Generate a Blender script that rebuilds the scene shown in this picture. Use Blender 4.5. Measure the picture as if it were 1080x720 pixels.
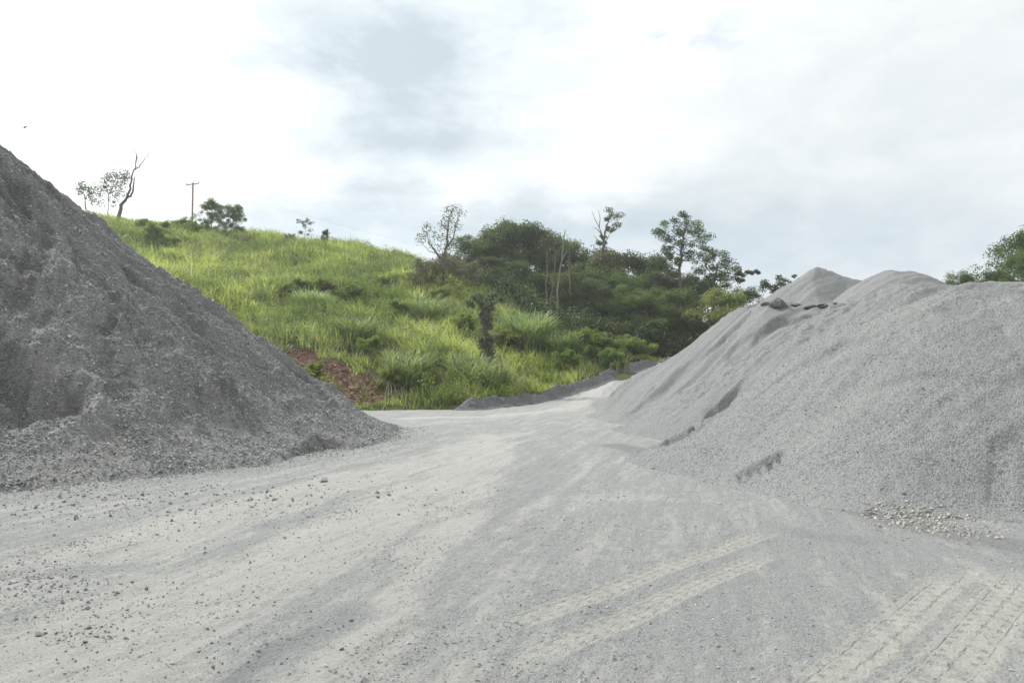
import bpy, math, random
import numpy as np
from mathutils import Vector

for _o in list(bpy.data.objects):
    bpy.data.objects.remove(_o, do_unlink=True)
SC = bpy.context.scene
COL = SC.collection
R = math.radians

# ------------------------------------------------------------------ camera, sky, sun, exposure
CAM_H, FPX = 1.7, 780.0
PITCH = math.atan(35 / FPX)
cd = bpy.data.cameras.new('camera'); cd.lens = 26.0; cd.sensor_width = 36.0
cd.clip_start = 0.05; cd.clip_end = 6000
cam = bpy.data.objects.new('camera', cd); COL.objects.link(cam)
cam.location = (0, 0, CAM_H); cam.rotation_euler = (R(90) + PITCH, 0, 0)
SC.camera = cam

SUN_DIR = Vector((-0.66, 0.52, 0.80)).normalized()
SUN_STRENGTH, SUN_ANGLE, EXPOSURE = 3.2, 4.0, 0.46
sun_el = math.asin(SUN_DIR.z); sun_az = math.atan2(SUN_DIR.x, SUN_DIR.y)
ld = bpy.data.lights.new('sun', 'SUN'); ld.energy = SUN_STRENGTH; ld.angle = R(SUN_ANGLE); ld.color = (1.0, .975, .91)
sun = bpy.data.objects.new('sun', ld); COL.objects.link(sun)
sun.rotation_euler = (-SUN_DIR).to_track_quat('-Z', 'Y').to_euler()
SC.view_settings.view_transform = 'Standard'; SC.view_settings.look = 'None'
SC.view_settings.exposure = EXPOSURE; SC.view_settings.gamma = 1.0
SC.view_settings.use_curve_mapping = False

def ray(px, py):
    u = (px - 540) / FPX; v = (360 - py) / FPX
    c, s = math.cos(PITCH), math.sin(PITCH)
    return np.array([u, c - v * s, s + v * c])
def P(px, py, Y):
    d = ray(px, py); d = d / d[1] * Y
    return np.array([d[0], Y, d[2] + CAM_H])
def G(px, py, z=0.0):
    d = ray(px, py); t = (z - CAM_H) / d[2]
    return np.array([d[0] * t, d[1] * t, z])

# ---- node helper
class NT:
    def __init__(s, tree): s.t = tree; s.n = tree.nodes; s.l = tree.links
    def new(s, typ, **kw):
        n = s.n.new(typ)
        for k, v in kw.items(): setattr(n, k, v)
        return n
    def put(s, sock, v):
        if hasattr(v, 'is_output') or isinstance(v, bpy.types.NodeSocket): s.l.new(v, sock)
        else:
            if isinstance(v, (tuple, list)) and len(v) == 3 and sock.type == 'RGBA': v = (*v, 1)
            sock.default_value = v
    def math(s, op, a, b=0.0, c=None, clamp=False):
        n = s.new('ShaderNodeMath', operation=op, use_clamp=clamp)
        s.put(n.inputs[0], a); s.put(n.inputs[1], b)
        if c is not None: s.put(n.inputs[2], c)
        return n.outputs[0]
    def vmath(s, op, a, b=(0, 0, 0), scale=None):
        n = s.new('ShaderNodeVectorMath', operation=op)
        s.put(n.inputs[0], a); s.put(n.inputs[1], b)
        if scale is not None: s.put(n.inputs['Scale'], scale)
        return n.outputs[1] if op in ('LENGTH', 'DOT_PRODUCT', 'DISTANCE') else n.outputs[0]
    def mix(s, f, a, b, mode='MIX'):
        n = s.new('ShaderNodeMix', data_type='RGBA', blend_type=mode)
        s.put(n.inputs[0], f); s.put(n.inputs[6], a); s.put(n.inputs[7], b)
        return n.outputs[2]
    def ramp(s, f, lo, hi, a=0.0, b=1.0, smooth=True):
        n = s.new('ShaderNodeMapRange'); n.interpolation_type = 'SMOOTHSTEP' if smooth else 'LINEAR'
        s.put(n.inputs[0], f); s.put(n.inputs[1], lo); s.put(n.inputs[2], hi); s.put(n.inputs[3], a); s.put(n.inputs[4], b)
        return n.outputs[0]
    def noise(s, vec, scale, detail=4, rough=.5, dist=0.0, out=0):
        n = s.new('ShaderNodeTexNoise'); s.put(n.inputs['Vector'], vec)
        n.inputs['Scale'].default_value = scale; n.inputs['Detail'].default_value = detail
        n.inputs['Roughness'].default_value = rough; n.inputs['Distortion'].default_value = dist
        return n.outputs[out]
    def vor(s, vec, scale, feature='F1', out=0, rand=1.0):
        n = s.new('ShaderNodeTexVoronoi', feature=feature); s.put(n.inputs['Vector'], vec)
        n.inputs['Scale'].default_value = scale; n.inputs['Randomness'].default_value = rand
        return n.outputs[out]
    def mapping(s, vec, scale=(1, 1, 1), rot=(0, 0, 0), loc=(0, 0, 0)):
        n = s.new('ShaderNodeMapping'); s.put(n.inputs[0], vec)
        n.inputs[1].default_value = loc; n.inputs[2].default_value = rot; n.inputs[3].default_value = scale
        return n.outputs[0]
    def attr(s, name, out='Fac'):
        n = s.new('ShaderNodeAttribute', attribute_name=name); return n.outputs[out]
    def bump(s, h, strength, dist, normal=None):
        n = s.new('ShaderNodeBump'); s.put(n.inputs['Height'], h)
        n.inputs['Strength'].default_value = strength; n.inputs['Distance'].default_value = dist
        if normal is not None: s.l.new(normal, n.inputs['Normal'])
        return n.outputs[0]

# ---- world: clear-sky light behind procedural broken cloud
W = bpy.data.worlds.new('World'); SC.world = W; W.use_nodes = True
nt = NT(W.node_tree); W.node_tree.nodes.clear()
outw = nt.new('ShaderNodeOutputWorld')
sky = nt.new('ShaderNodeTexSky', sky_type='NISHITA'); sky.sun_disc = False
sky.sun_elevation = sun_el; sky.sun_rotation = sun_az
bg1 = nt.new('ShaderNodeBackground'); nt.l.new(sky.outputs[0], bg1.inputs[0]); bg1.inputs[1].default_value = 0.12
tc = nt.new('ShaderNodeTexCoord'); gen = tc.outputs['Generated']
low = nt.mapping(gen, scale=(1, 1, 2.2))
warp = nt.vmath('SUBTRACT', nt.noise(low, 3.0, 5, .6, out=1), (.5, .5, .5))
wdir = nt.vmath('ADD', gen, nt.vmath('SCALE', warp, scale=.22))
def lobe(px, py, rx, ry, amt, soft=1.4):
    d = ray(px, py); d = d / np.linalg.norm(d)
    v = nt.vmath('MULTIPLY', nt.vmath('SUBTRACT', wdir, tuple(float(q) for q in d)), (FPX / rx, FPX / rx, FPX / ry))
    return nt.math('MULTIPLY', nt.ramp(nt.vmath('LENGTH', v), 1.0 + soft * .55, 1.0 - soft * .7), amt)
grey = None
for a in [(310, 20, 230, 100, .60), (430, 60, 170, 100, .36), (380, 120, 110, 60, .22), (970, 100, 180, 70, .48), (1060, 200, 130, 50, .15),
          (560, 240, 300, 36, .55), (850, 262, 160, 36, .55), (480, 255, 190, 28, .35), (400, 228, 70, 22, .3),
          (40, 150, 90, 40, .22), (590, 75, 60, 60, .12), (700, 225, 120, 30, .25), (330, 300, 250, 45, .4)]:
    l = lobe(*a); grey = l if grey is None else nt.math('ADD', grey, l)
big = nt.noise(low, 2.1, 6, .55)
fine = nt.noise(low, 7.0, 6, .6)
grey = nt.math('ADD', grey, nt.ramp(big, .42, .70, 0, .42))
soft = nt.noise(low, 4.6, 9, .66, .35)
grey = nt.math('MULTIPLY', grey, nt.ramp(fine, .28, .66, .70, 1.05))
grey = nt.math('ADD', grey, nt.math('MULTIPLY', nt.math('SUBTRACT', soft, .5), 1.15))
grey = nt.math('MULTIPLY', nt.math('ADD', grey, .06), .86, clamp=True)
ccol = nt.mix(grey, (.76, .775, .775), (.42, .485, .52))
glow = nt.ramp(nt.vmath('DOT_PRODUCT', gen, tuple(SUN_DIR)), .35, 1.0, 0.0, .7)
_sx = nt.new('ShaderNodeSeparateXYZ'); nt.l.new(gen, _sx.inputs[0])
ccol = nt.mix(nt.math('MULTIPLY', grey, nt.ramp(_sx.outputs[2], .26, .10, 0, .7)), ccol, (.42, .52, .60))
bg2 = nt.new('ShaderNodeBackground'); nt.l.new(ccol, bg2.inputs[0])
nt.l.new(nt.math('ADD', nt.math('MULTIPLY', glow, nt.math('SUBTRACT', 1.0, nt.math('MULTIPLY', grey, .8))), 1.0), bg2.inputs[1])
hole = lobe(700, 45, 75, 28, .85, 1.1)
hole = nt.math('MULTIPLY', hole, nt.ramp(nt.noise(low, 26, 4, .7), .40, .62))
mx = nt.new('ShaderNodeMixShader')
nt.l.new(nt.math('ADD', .04, nt.math('MULTIPLY', hole, .35), clamp=True), mx.inputs[0])
nt.l.new(bg2.outputs[0], mx.inputs[1]); nt.l.new(bg1.outputs[0], mx.inputs[2]); nt.l.new(mx.outputs[0], outw.inputs[0])

SC.cycles.use_adaptive_sampling = True
SC.cycles.max_bounces = 6; SC.cycles.diffuse_bounces = 3; SC.cycles.glossy_bounces = 2
SC.cycles.transmission_bounces = 4; SC.cycles.transparent_max_bounces = 6

# ------------------------------------------------------------------ numeric helpers
def _hash(ix, iy, seed):
    h = (ix.astype(np.int64) * 374761393 + iy.astype(np.int64) * 668265263 + seed * 974634777) & 0xffffffff
    h = ((h ^ (h >> 13)) * 1274126177) & 0xffffffff
    return ((h ^ (h >> 16)) & 0xffffffff).astype(np.float64) / 4294967296.0 * 2 * np.pi
def perlin(x, y, seed=0):
    x = np.asarray(x, float); y = np.asarray(y, float)
    x, y = np.broadcast_arrays(x, y)
    ix, iy = np.floor(x), np.floor(y); fx, fy = x - ix, y - iy
    u = fx * fx * fx * (fx * (fx * 6 - 15) + 10); v = fy * fy * fy * (fy * (fy * 6 - 15) + 10)
    def g(dx, dy):
        a = _hash(ix + dx, iy + dy, seed); return np.cos(a) * (fx - dx) + np.sin(a) * (fy - dy)
    return ((g(0, 0) * (1 - u) + g(1, 0) * u) * (1 - v) + (g(0, 1) * (1 - u) + g(1, 1) * u) * v) * 1.4
def fbm(x, y, seed=0, oct=4, gain=.5):
    s = 0; a = 1.0
    for i in range(oct):
        s = s + a * perlin(x * 2 ** i, y * 2 ** i, seed + i * 17); a *= gain
    return s
def ridged(x, y, seed=0, oct=4, gain=.5):
    s = 0; a = 1.0
    for i in range(oct):
        s = s + a * (1 - 2 * np.abs(perlin(x * 2 ** i, y * 2 ** i, seed + i * 17))); a *= gain
    return s
def sstep(a, b, x):
    t = np.clip((x - a) / (b - a), 0, 1); return t * t * (3 - 2 * t)
def softfloor(h, k): return k * np.logaddexp(0, h / k)
def smax(a, b, k): return k * np.logaddexp(a / k, b / k)

def mesh_np(name, V, F, mat=None, smooth=False, attrs=None, n=4):
    """one mesh object from numpy arrays; F is (faces, n)"""
    me = bpy.data.meshes.new(name)
    V = np.ascontiguousarray(V, np.float32); F = np.ascontiguousarray(F, np.int32)
    me.vertices.add(len(V)); me.vertices.foreach_set('co', V.ravel())
    k = F.shape[1]
    me.loops.add(F.size); me.loops.foreach_set('vertex_index', F.ravel())
    me.polygons.add(len(F))
    me.polygons.foreach_set('loop_start', np.arange(0, F.size, k, dtype=np.int32))
    me.polygons.foreach_set('use_smooth', np.full(len(F), smooth, bool))
    me.update(calc_edges=True)
    for an, av in (attrs or {}).items():
        if av.ndim == 1:
            a = me.attributes.new(an, 'FLOAT', 'POINT'); a.data.foreach_set('value', av.astype(np.float32))
        else:
            a = me.attributes.new(an, 'FLOAT_VECTOR', 'POINT'); a.data.foreach_set('vector', av.astype(np.float32).ravel())
    if mat: me.materials.append(mat)
    return me
def obj(name, me, parent=None, **props):
    o = bpy.data.objects.new(name, me); COL.objects.link(o)
    if parent: o.parent = parent
    for k, v in props.items():
        if v: o[k] = v
    return o
def thing(name, label, cat, loc=(0, 0, 0), group=None):
    o = bpy.data.objects.new(name, None); COL.objects.link(o); o.empty_display_size = .2
    o.location = [float(q) for q in loc]; o['label'] = label; o['category'] = cat
    if group: o['group'] = group
    return o
def grid_faces(nx, ny, wrap=False):
    i = np.arange(nx * ny).reshape(ny, nx)
    a, b, c, d = i[:-1, :-1], i[:-1, 1:], i[1:, 1:], i[1:, :-1]
    return np.stack([a, b, c, d], -1).reshape(-1, 4)
def prune(V, F, keep, attrs=None):
    F = F[keep[F].any(1)]
    used = np.zeros(len(V), bool); used[F] = True
    idx = np.cumsum(used) - 1
    at = {k: v[used] for k, v in (attrs or {}).items()}
    return V[used], idx[F], at

def tube_into(Vs, Fs, pts, rad, sides=6, cap=True):
    """tapered tube along pts appended to lists"""
    pts = np.asarray(pts, float); base = sum(len(v) for v in Vs)
    n = len(pts); tan = np.gradient(pts, axis=0)
    tan /= np.linalg.norm(tan, axis=1)[:, None] + 1e-9
    up = np.array([0.31, 0.95, 0.05]) if abs(tan[0][2]) > .7 else np.array([0, 0, 1.0])
    a = np.cross(tan, up); a /= np.linalg.norm(a, axis=1)[:, None] + 1e-9
    b = np.cross(tan, a)
    th = np.linspace(0, 2 * np.pi, sides, endpoint=False)
    ring = (a[:, None, :] * np.cos(th)[None, :, None] + b[:, None, :] * np.sin(th)[None, :, None]) * np.asarray(rad)[:, None, None]
    V = (pts[:, None, :] + ring).reshape(-1, 3)
    f = []
    for i in range(n - 1):
        for j in range(sides):
            k = (j + 1) % sides
            f.append((base + i * sides + j, base + i * sides + k, base + (i + 1) * sides + k, base + (i + 1) * sides + j))
    Vs.append(V); Fs.extend(f)

# ------------------------------------------------------------------ materials
def material(name):
    m = bpy.data.materials.new(name); m.use_nodes = True; m.node_tree.nodes.clear()
    t = NT(m.node_tree); out = t.new('ShaderNodeOutputMaterial'); b = t.new('ShaderNodeBsdfPrincipled')
    b.inputs['Roughness'].default_value = .9; b.inputs['Specular IOR Level'].default_value = .25
    t.l.new(b.outputs[0], out.inputs[0])
    return m, t, b, out
def OC(t): return t.new('ShaderNodeTexCoord').outputs['Object']

def leaf_mat(name, c_dark, c_light, trans=.35, tcol=None, rough=.55, patch=None):
    m, t, b, out = material(name)
    tint = t.attr('tint')
    rnd = t.new('ShaderNodeObjectInfo').outputs['Random']
    c = t.mix(tint, c_dark, c_light)
    hs = t.new('ShaderNodeHueSaturation'); t.l.new(c, hs.inputs['Color'])
    t.l.new(t.ramp(rnd, 0, 1, .482, .518, False), hs.inputs['Hue'])
    t.l.new(t.ramp(rnd, 0, 1, .8, 1.22, False), hs.inputs['Value'])
    c = hs.outputs[0]
    t.l.new(c, b.inputs['Base Color']); b.inputs['Roughness'].default_value = rough
    b.inputs['Specular IOR Level'].default_value = .35
    tr = t.new('ShaderNodeBsdfTranslucent')
    t.l.new(t.mix(1.0, c, tcol or (1.5, 1.6, .7), 'MULTIPLY'), tr.inputs[0])
    ms = t.new('ShaderNodeMixShader'); ms.inputs[0].default_value = trans
    t.l.new(b.outputs[0], ms.inputs[1]); t.l.new(tr.outputs[0], ms.inputs[2]); t.l.new(ms.outputs[0], out.inputs[0])
    return m
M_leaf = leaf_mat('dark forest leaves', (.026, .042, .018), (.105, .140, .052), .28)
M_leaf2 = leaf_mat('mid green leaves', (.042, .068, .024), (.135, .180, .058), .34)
M_shrubleaf = leaf_mat('shrub leaves', (.095, .135, .050), (.24, .29, .11), .4)
M_leaf3 = leaf_mat('bright shrub leaves', (.085, .125, .035), (.20, .26, .070), .4)
M_leaf4 = leaf_mat('grey green leaves', (.090, .110, .070), (.19, .21, .13), .3, (1.2, 1.3, .8))
M_brownleaf = leaf_mat('brown green vine leaves', (.085, .088, .052), (.19, .20, .11), .3, (1.2, 1.2, .8))
M_grass = leaf_mat('tall grass', (.13, .185, .070), (.48, .52, .22), .42, (1.35, 1.4, .75))
M_dry = leaf_mat('dry grass stems', (.22, .19, .11), (.46, .43, .30), .3, (1.1, 1.1, .9))
M_cane = leaf_mat('cane leaves', (.14, .19, .075), (.36, .41, .22), .4, (1.2, 1.3, .8), .4)

def bark_mat(name, c1, c2):
    m, t, b, out = material(name); oc = OC(t)
    n = t.noise(t.mapping(oc, scale=(1, 1, .25)), 9, 5, .6)
    t.l.new(t.mix(n, c1, c2), b.inputs['Base Color'])
    t.l.new(t.bump(n, .6, .04), b.inputs['Normal'])
    return m
M_bark = bark_mat('bark', (.10, .085, .065), (.24, .21, .17))
M_bark_pale = bark_mat('pale bark', (.22, .20, .17), (.42, .39, .34))
M_bark_dark = bark_mat('dark bark', (.06, .05, .045), (.15, .13, .115))

def gravel_mat(name, dark, light, warm, scale, bumpd, speck=.6, stone=True, patch=.35, streak=None, damp=0):
    """crushed stone: individual grains in colour and relief, big soft patches of dust"""
    m, t, b, out = material(name); oc = OC(t)
    wv = t.vmath('ADD', oc, t.vmath('SCALE', t.noise(oc, scale * .7, 2, .5, out=1), scale=.5 / scale))
    cell = t.vor(wv, scale, 'F1', 1)            # colour per grain
    dist = t.vor(wv, scale, 'F1', 0)
    g = t.new('ShaderNodeSeparateColor'); t.l.new(cell, g.inputs[0])
    fine = t.noise(oc, scale * 3.3, 3, .7)
    big = t.noise(t.mapping(oc, scale=streak or (1, 1, 1)), .55, 6, .6)
    col = t.mix(t.ramp(g.outputs[0], .05, .95, 0, 1, False), dark, light)
    col = t.mix(t.ramp(fine, .3, .7, 0, speck, False), col, tuple(q * .62 for q in dark))
    col = t.mix(t.ramp(big, .42, .68, 0, patch), col, warm)
    col = t.mix(t.ramp(t.noise(oc, 2.3, 5, .6), .5, .75, 0, .25), col, tuple(min(1, q * 1.18) for q in light))
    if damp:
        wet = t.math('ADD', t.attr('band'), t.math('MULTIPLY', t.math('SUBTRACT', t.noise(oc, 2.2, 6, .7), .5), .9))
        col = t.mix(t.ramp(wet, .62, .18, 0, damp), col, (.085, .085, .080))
    t.l.new(col, b.inputs['Base Color'])
    h = t.math('SUBTRACT', 1.0, dist)
    h = t.math('ADD', h, t.math('MULTIPLY', g.outputs[1], .7))
    nb = t.bump(h, .9, bumpd)
    nb = t.bump(t.noise(oc, scale * .28, 5, .65), .55, bumpd * 3.0, nb)
    t.l.new(nb, b.inputs['Normal'])
    return m
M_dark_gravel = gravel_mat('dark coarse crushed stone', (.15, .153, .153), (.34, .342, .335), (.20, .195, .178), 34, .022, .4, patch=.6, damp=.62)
M_light_gravel = gravel_mat('light fine crushed stone', (.175, .182, .183), (.29, .298, .298), (.245, .247, .242), 42, .012, .35, patch=.5, streak=(.35, 2.2, 1))
M_berm = gravel_mat('damp grey stone dust', (.15, .155, .16), (.27, .275, .28), (.24, .24, .235), 30, .05, .5)
M_stone = {}
def stone_mat(name, c1, c2):
    m, t, b, out = material(name)
    t.l.new(t.mix(t.attr('tint'), c1, c2), b.inputs['Base Color']); b.inputs['Roughness'].default_value = .8
    return m
M_st_dark = stone_mat('dark broken stones', (.12, .125, .128), (.46, .465, .465))
M_st_light = stone_mat('pale grey grit', (.205, .213, .213), (.355, .362, .36))
M_st_dusty = stone_mat('dusty yard grit', (.24, .242, .235), (.52, .51, .48))
M_st_mid = stone_mat('grey broken stones', (.13, .132, .13), (.40, .40, .39))
M_st_white = stone_mat('whitish broken stones', (.25, .245, .225), (.47, .46, .42))
M_soil_clod = stone_mat('red soil clods', (.12, .072, .050), (.32, .215, .155))

# ------------------------------------------------------------------ terrain functions
def ground_z(x, y):
    x = np.asarray(x, float); y = np.asarray(y, float)
    ramp = sstep(33, 54, y) * sstep(-5, 9, x) * 2.3
    und = .035 * perlin(x * .35, y * .25, 3) + .018 * perlin(x * 1.1 + y * .3, y * .5, 4)
    dd = .26 * x * 0
    # ruts along the driving direction
    ca, sa = .966, .259
    ac = x * ca - y * sa; al = x * sa + y * ca
    rut = .010 * perlin(ac * 2.6, al * .22, 7) + .006 * perlin(ac * 7, al * .5, 8)
    return ramp + (und + rut) * sstep(0, 3, y) * (1 - sstep(60, 80, y))

# thin damp air over the whole quarry
def build_haze():
    m = bpy.data.materials.new('damp air'); m.use_nodes = True; m.node_tree.nodes.clear(); t = NT(m.node_tree)
    o = t.new('ShaderNodeOutputMaterial'); v = t.new('ShaderNodeVolumePrincipled'); v.inputs['Color'].default_value = (.93, .96, 1, 1)
    v.inputs['Density'].default_value = HAZE; v.inputs['Anisotropy'].default_value = .3; t.l.new(v.outputs[0], o.inputs['Volume'])
    x0, x1, y0, y1, z0, z1 = -1000, 1000, -700, 1100, -45, 48
    V = [(x0, y0, z0), (x1, y0, z0), (x1, y1, z0), (x0, y1, z0), (x0, y0, z1), (x1, y0, z1), (x1, y1, z1), (x0, y1, z1)]
    F = [(0, 3, 2, 1), (4, 5, 6, 7), (0, 1, 5, 4), (1, 2, 6, 5), (2, 3, 7, 6), (3, 0, 4, 7)]
    obj('haze', mesh_np('haze', np.array(V, float), np.array(F), m), kind='stuff')
HAZE = .0007
if HAZE: build_haze()

# dust strips and grey patches: (polyline in photo px on flat ground, half width m, amount)
def gpoly(pts): return np.array([G(a, b)[:2] for a, b in pts])
def seg_dist(x, y, pl):
    best = np.full(np.shape(x), 1e9)
    for (ax, ay), (bx, by) in zip(pl[:-1], pl[1:]):
        dx, dy = bx - ax, by - ay; L = dx * dx + dy * dy
        t = np.clip(((x - ax) * dx + (y - ay) * dy) / L, 0, 1)
        best = np.minimum(best, np.hypot(x - ax - t * dx, y - ay - t * dy))
    return best
DUST = [([(-60, 640), (250, 540), (480, 480), (520, 460)], .9, .75), ([(60, 720), (300, 600), (480, 500), (520, 470)], .8, .8),
        ([(330, 720), (470, 560), (520, 490), (540, 455)], .45, .65), ([(-40, 720), (120, 650), (300, 600)], .7, .7),
        ([(600, 525), (690, 527), (720, 530)], .35, .55), ([(380, 455), (470, 445), (560, 438)], 1.0, .5),
        ([(430, 441), (520, 439), (600, 432), (660, 420)], .8, .8), ([(560, 600), (470, 700), (420, 760)], .35, .5),
        ([(1000, 590), (1090, 595)], .12, .35), ([(540, 560), (600, 520), (620, 480)], .6, .4), ([(60, 545), (240, 515), (400, 480)], .5, .45)]
GREY = [([(255, 715), (330, 672), (370, 650)], .16, .9), ([(640, 470), (760, 490), (900, 545)], .5, .5), ([(700, 640), (900, 560)], .8, .5),
        ([(560, 470), (580, 520)], .4, .35), ([(850, 560), (1100, 600)], .35, .6), ([(0, 610), (130, 600)], .25, .5), ([(650, 468), (690, 482), (780, 508), (900, 535), (1100, 580)], .55, .9), ([(0, 530), (150, 512), (300, 490), (420, 462)], .35, .6)]
DUST = [(gpoly(a), w, s) for a, w, s in DUST]; GREY = [(gpoly(a), w, s) for a, w, s in GREY]
def dust_mask(x, y):
    wx = x + .25 * perlin(x * .8, y * .8, 21); wy = y + .5 * perlin(x * .7, y * .4, 22)
    m = np.full(np.shape(x), .36)
    for pl, w, s in DUST: m = np.maximum(m, s * (1 - sstep(w * .3, w * 1.5, seg_dist(wx, wy, pl))))
    for pl, w, s in GREY: m = m * (1 - s * (1 - sstep(w * .4, w * 1.4, seg_dist(wx, wy, pl))))
    return m
# tyre tracks: (start px, end px, half width m, lugs per m, strength)
TRK = [((560, 652), (795, 566), .13, 9, .9), ((575, 690), (800, 588), .13, 9, .95),
       ((845, 760), (1012, 612), .21, 0, 1.0), ((955, 760), (1080, 612), .19, 0, 1.0),
       ((452, 560), (530, 482), .16, 7, .5), ((150, 640), (420, 520), .2, 6, .45), ((-20, 600), (330, 510), .2, 6, .45), ((30, 560), (250, 508), .18, 6, .4)]

def yard_relief(x, y, dm):
    # small crumbly relief in the driven dust
    rel = np.zeros(len(x)); nn = (y < 34) & (np.abs(x) < 16)
    ca, sa = .966, .259
    ac = x[nn] * ca - y[nn] * sa; al = x[nn] * sa + y[nn] * ca
    rel[nn] = .009 * ridged(ac * 2.4, al * 1.1, 31, 4, .6) * (.3 + dm[nn]) + .012 * np.maximum(0, perlin(ac * 5, al * 3, 35) - .25) * 2 + .008 * ridged(ac * 1.2, al * 6, 36, 3, .6) * sstep(0, .5, perlin(x[nn] * .5, y[nn] * .35, 37) + .1)
    return rel
# ------------------------------------------------------------------ ground sheet
def build_ground():
    xs = [-12.0]
    xs = list(np.arange(-9.5, 9.5, .045))
    d = .045; a = xs[-1]
    pos = []
    while a < 650: d *= 1.06; a += d; pos.append(a)
    xs = [-q for q in reversed(pos)] + xs + pos
    ys = []; a = 2.4
    while a < 62: ys.append(a); a += max(.03, a * .0052)
    d = .4
    while a < 700: ys.append(a); a += d; d *= 1.12
    back = []; a = 2.3; d = .1
    while a > -400: back.append(a); a -= d; d *= 1.25
    ys = list(reversed(back)) + ys
    X, Y = np.meshgrid(np.array(xs), np.array(ys))
    x, y = X.ravel(), Y.ravel()
    z = ground_z(x, y)
    near = (y < 70) & (np.abs(x) < 40)
    dm = np.full(len(x), .3); dm[near] = dust_mask(x[near], y[near])
    trk = np.zeros((len(x), 3)); trk[:, 1] = 9
    for i, (p0, p1, hw, lug, s) in enumerate(TRK):
        a0, a1 = G(*p0)[:2], G(*p1)[:2]; L = np.linalg.norm(a1 - a0); t = (a1 - a0) / L; nrm = np.array([t[1], -t[0]])
        rx, ry = x - a0[0], y - a0[1]
        al = rx * t[0] + ry * t[1]; ac = rx * nrm[0] + ry * nrm[1]
        hit = (np.abs(ac) < hw * 1.5) & (al > -.6) & (al < L + .6)
        e = sstep(-.6, .2, al) * (1 - sstep(L - .3, L + .6, al)) * s
        trk[hit, 0] = al[hit]; trk[hit, 1] = ac[hit] / hw; trk[hit, 2] = e[hit] * (1 if lug else -1)
        prof = np.where(np.abs(ac) < hw, 1 - sstep(.7, 1.0, np.abs(ac) / hw), 0) * e
        rim = np.exp(-((np.abs(ac) - hw * 1.1) / (hw * .15)) ** 2) * e
        tread = np.where(hit & (lug > 0), np.sin(al * lug * 2 * np.pi + np.abs(ac / hw) * 2.5), 0)
        z = z - .008 * prof + .005 * rim + .006 * tread * prof * (np.sin(ac / hw * 6) ** 2 * .7 + .3)
    z = z + yard_relief(x, y, dm)
    m, t, b, out = material('dusty crushed stone yard'); oc = OC(t)
    rot = t.mapping(oc, rot=(0, 0, R(15)))
    st = t.mapping(rot, scale=(3.2, .38, 1))
    streak = t.noise(st, 1.2, 7, .62); streak2 = t.noise(t.mapping(rot, scale=(9, 1.6, 1), loc=(3, 1, 0)), 1.6, 6, .7)
    dust = t.attr('dust')
    dm_ = t.math('ADD', dust, t.math('ADD', t.math('MULTIPLY', t.math('SUBTRACT', streak, .5), 1.7), t.math('MULTIPLY', t.math('SUBTRACT', streak2, .5), 1.1)))
    dm_ = t.math('ADD', dm_, t.math('MULTIPLY', t.math('SUBTRACT', t.noise(rot, 7, 8, .78), .5), 1.2))
    dm_ = t.ramp(dm_, .20, .80, 0, .92)
    wv = t.vmath('ADD', oc, t.vmath('SCALE', t.noise(oc, 40, 2, .5, out=1), scale=.01))
    cell = t.new('ShaderNodeSeparateColor'); t.l.new(t.vor(wv, 75, 'F1', 1), cell.inputs[0])
    dist = t.vor(wv, 75, 'F1', 0)
    fine = t.noise(oc, 190, 3, .7); mid = t.noise(oc, 17, 6, .72)
    grit = t.mix(cell.outputs[0], (.25, .258, .255), (.375, .385, .38))
    grit = t.mix(t.ramp(fine, .35, .7, 0, .55, False), grit, (.20, .205, .21))
    dcol = t.mix(t.noise(rot, 1.1, 5, .6), (.375, .378, .362), (.465, .46, .422))
    dcol = t.mix(t.ramp(mid, .48, .75, 0, .45), dcol, (.30, .30, .29))
    dcol = t.mix(t.ramp(fine, .42, .72, 0, .5, False), dcol, (.24, .24, .235))
    dcol = t.mix(t.ramp(t.noise(oc, 55, 4, .7), .46, .68, 0, .5), dcol, (.25, .25, .245))
    dcol = t.mix(t.ramp(t.noise(t.mapping(rot, scale=(1, .35, 1)), 4.5, 7, .72), .5, .72, 0, .5), dcol, (.27, .27, .262))
    grit = t.mix(t.ramp(dust, .12, .0, 0, .5), grit, (.15, .155, .155)); col = t.mix(dm_, grit, dcol)
    # tyre tracks
    sep = t.new('ShaderNodeSeparateXYZ'); t.l.new(t.attr('trk', 'Vector'), sep.inputs[0])
    al, ac, sg = sep.outputs
    acw = t.math('ADD', ac, t.math('MULTIPLY', t.math('SUBTRACT', t.noise(oc, 6, 3, .6), .5), .35))
    s_abs = t.math('ABSOLUTE', sg)
    inside = t.math('MULTIPLY', t.ramp(t.math('ABSOLUTE', acw), 1.15, .8), s_abs)
    inside = t.math('MULTIPLY', inside, t.ramp(t.noise(oc, 5.5, 5, .75), .30, .56, .35, 1.0))
    rim = t.math('MULTIPLY', t.ramp(t.math('ABSOLUTE', t.math('SUBTRACT', t.math('ABSOLUTE', acw), .95)), .16, .02), s_abs)
    inside = t.math('MAXIMUM', t.math('MULTIPLY', inside, t.ramp(t.noise(oc, 3, 6, .75), .30, .50, .4, 1.0)), t.math('MULTIPLY', rim, .8))
    groove = t.math('ABSOLUTE', t.math('SINE', t.math('MULTIPLY', ac, 4.4)))
    groove = t.math('MULTIPLY', t.ramp(groove, .24, .04), t.ramp(t.noise(t.mapping(oc, scale=(1, 1, 1)), 9, 4, .7), .38, .58))
    lugs = t.math('SINE', t.math('ADD', t.math('MULTIPLY', al, 42.0), t.math('MULTIPLY', t.math('ABSOLUTE', ac), 3.0)))
    lugs = t.math('MULTIPLY', t.ramp(lugs, -.1, .7, 0, .55), t.ramp(t.math('ABSOLUTE', t.math('SINE', t.math('MULTIPLY', ac, 6.0))), .3, .7, 1, .25))
    is_lug = t.ramp(sg, -.01, .01)
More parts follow.
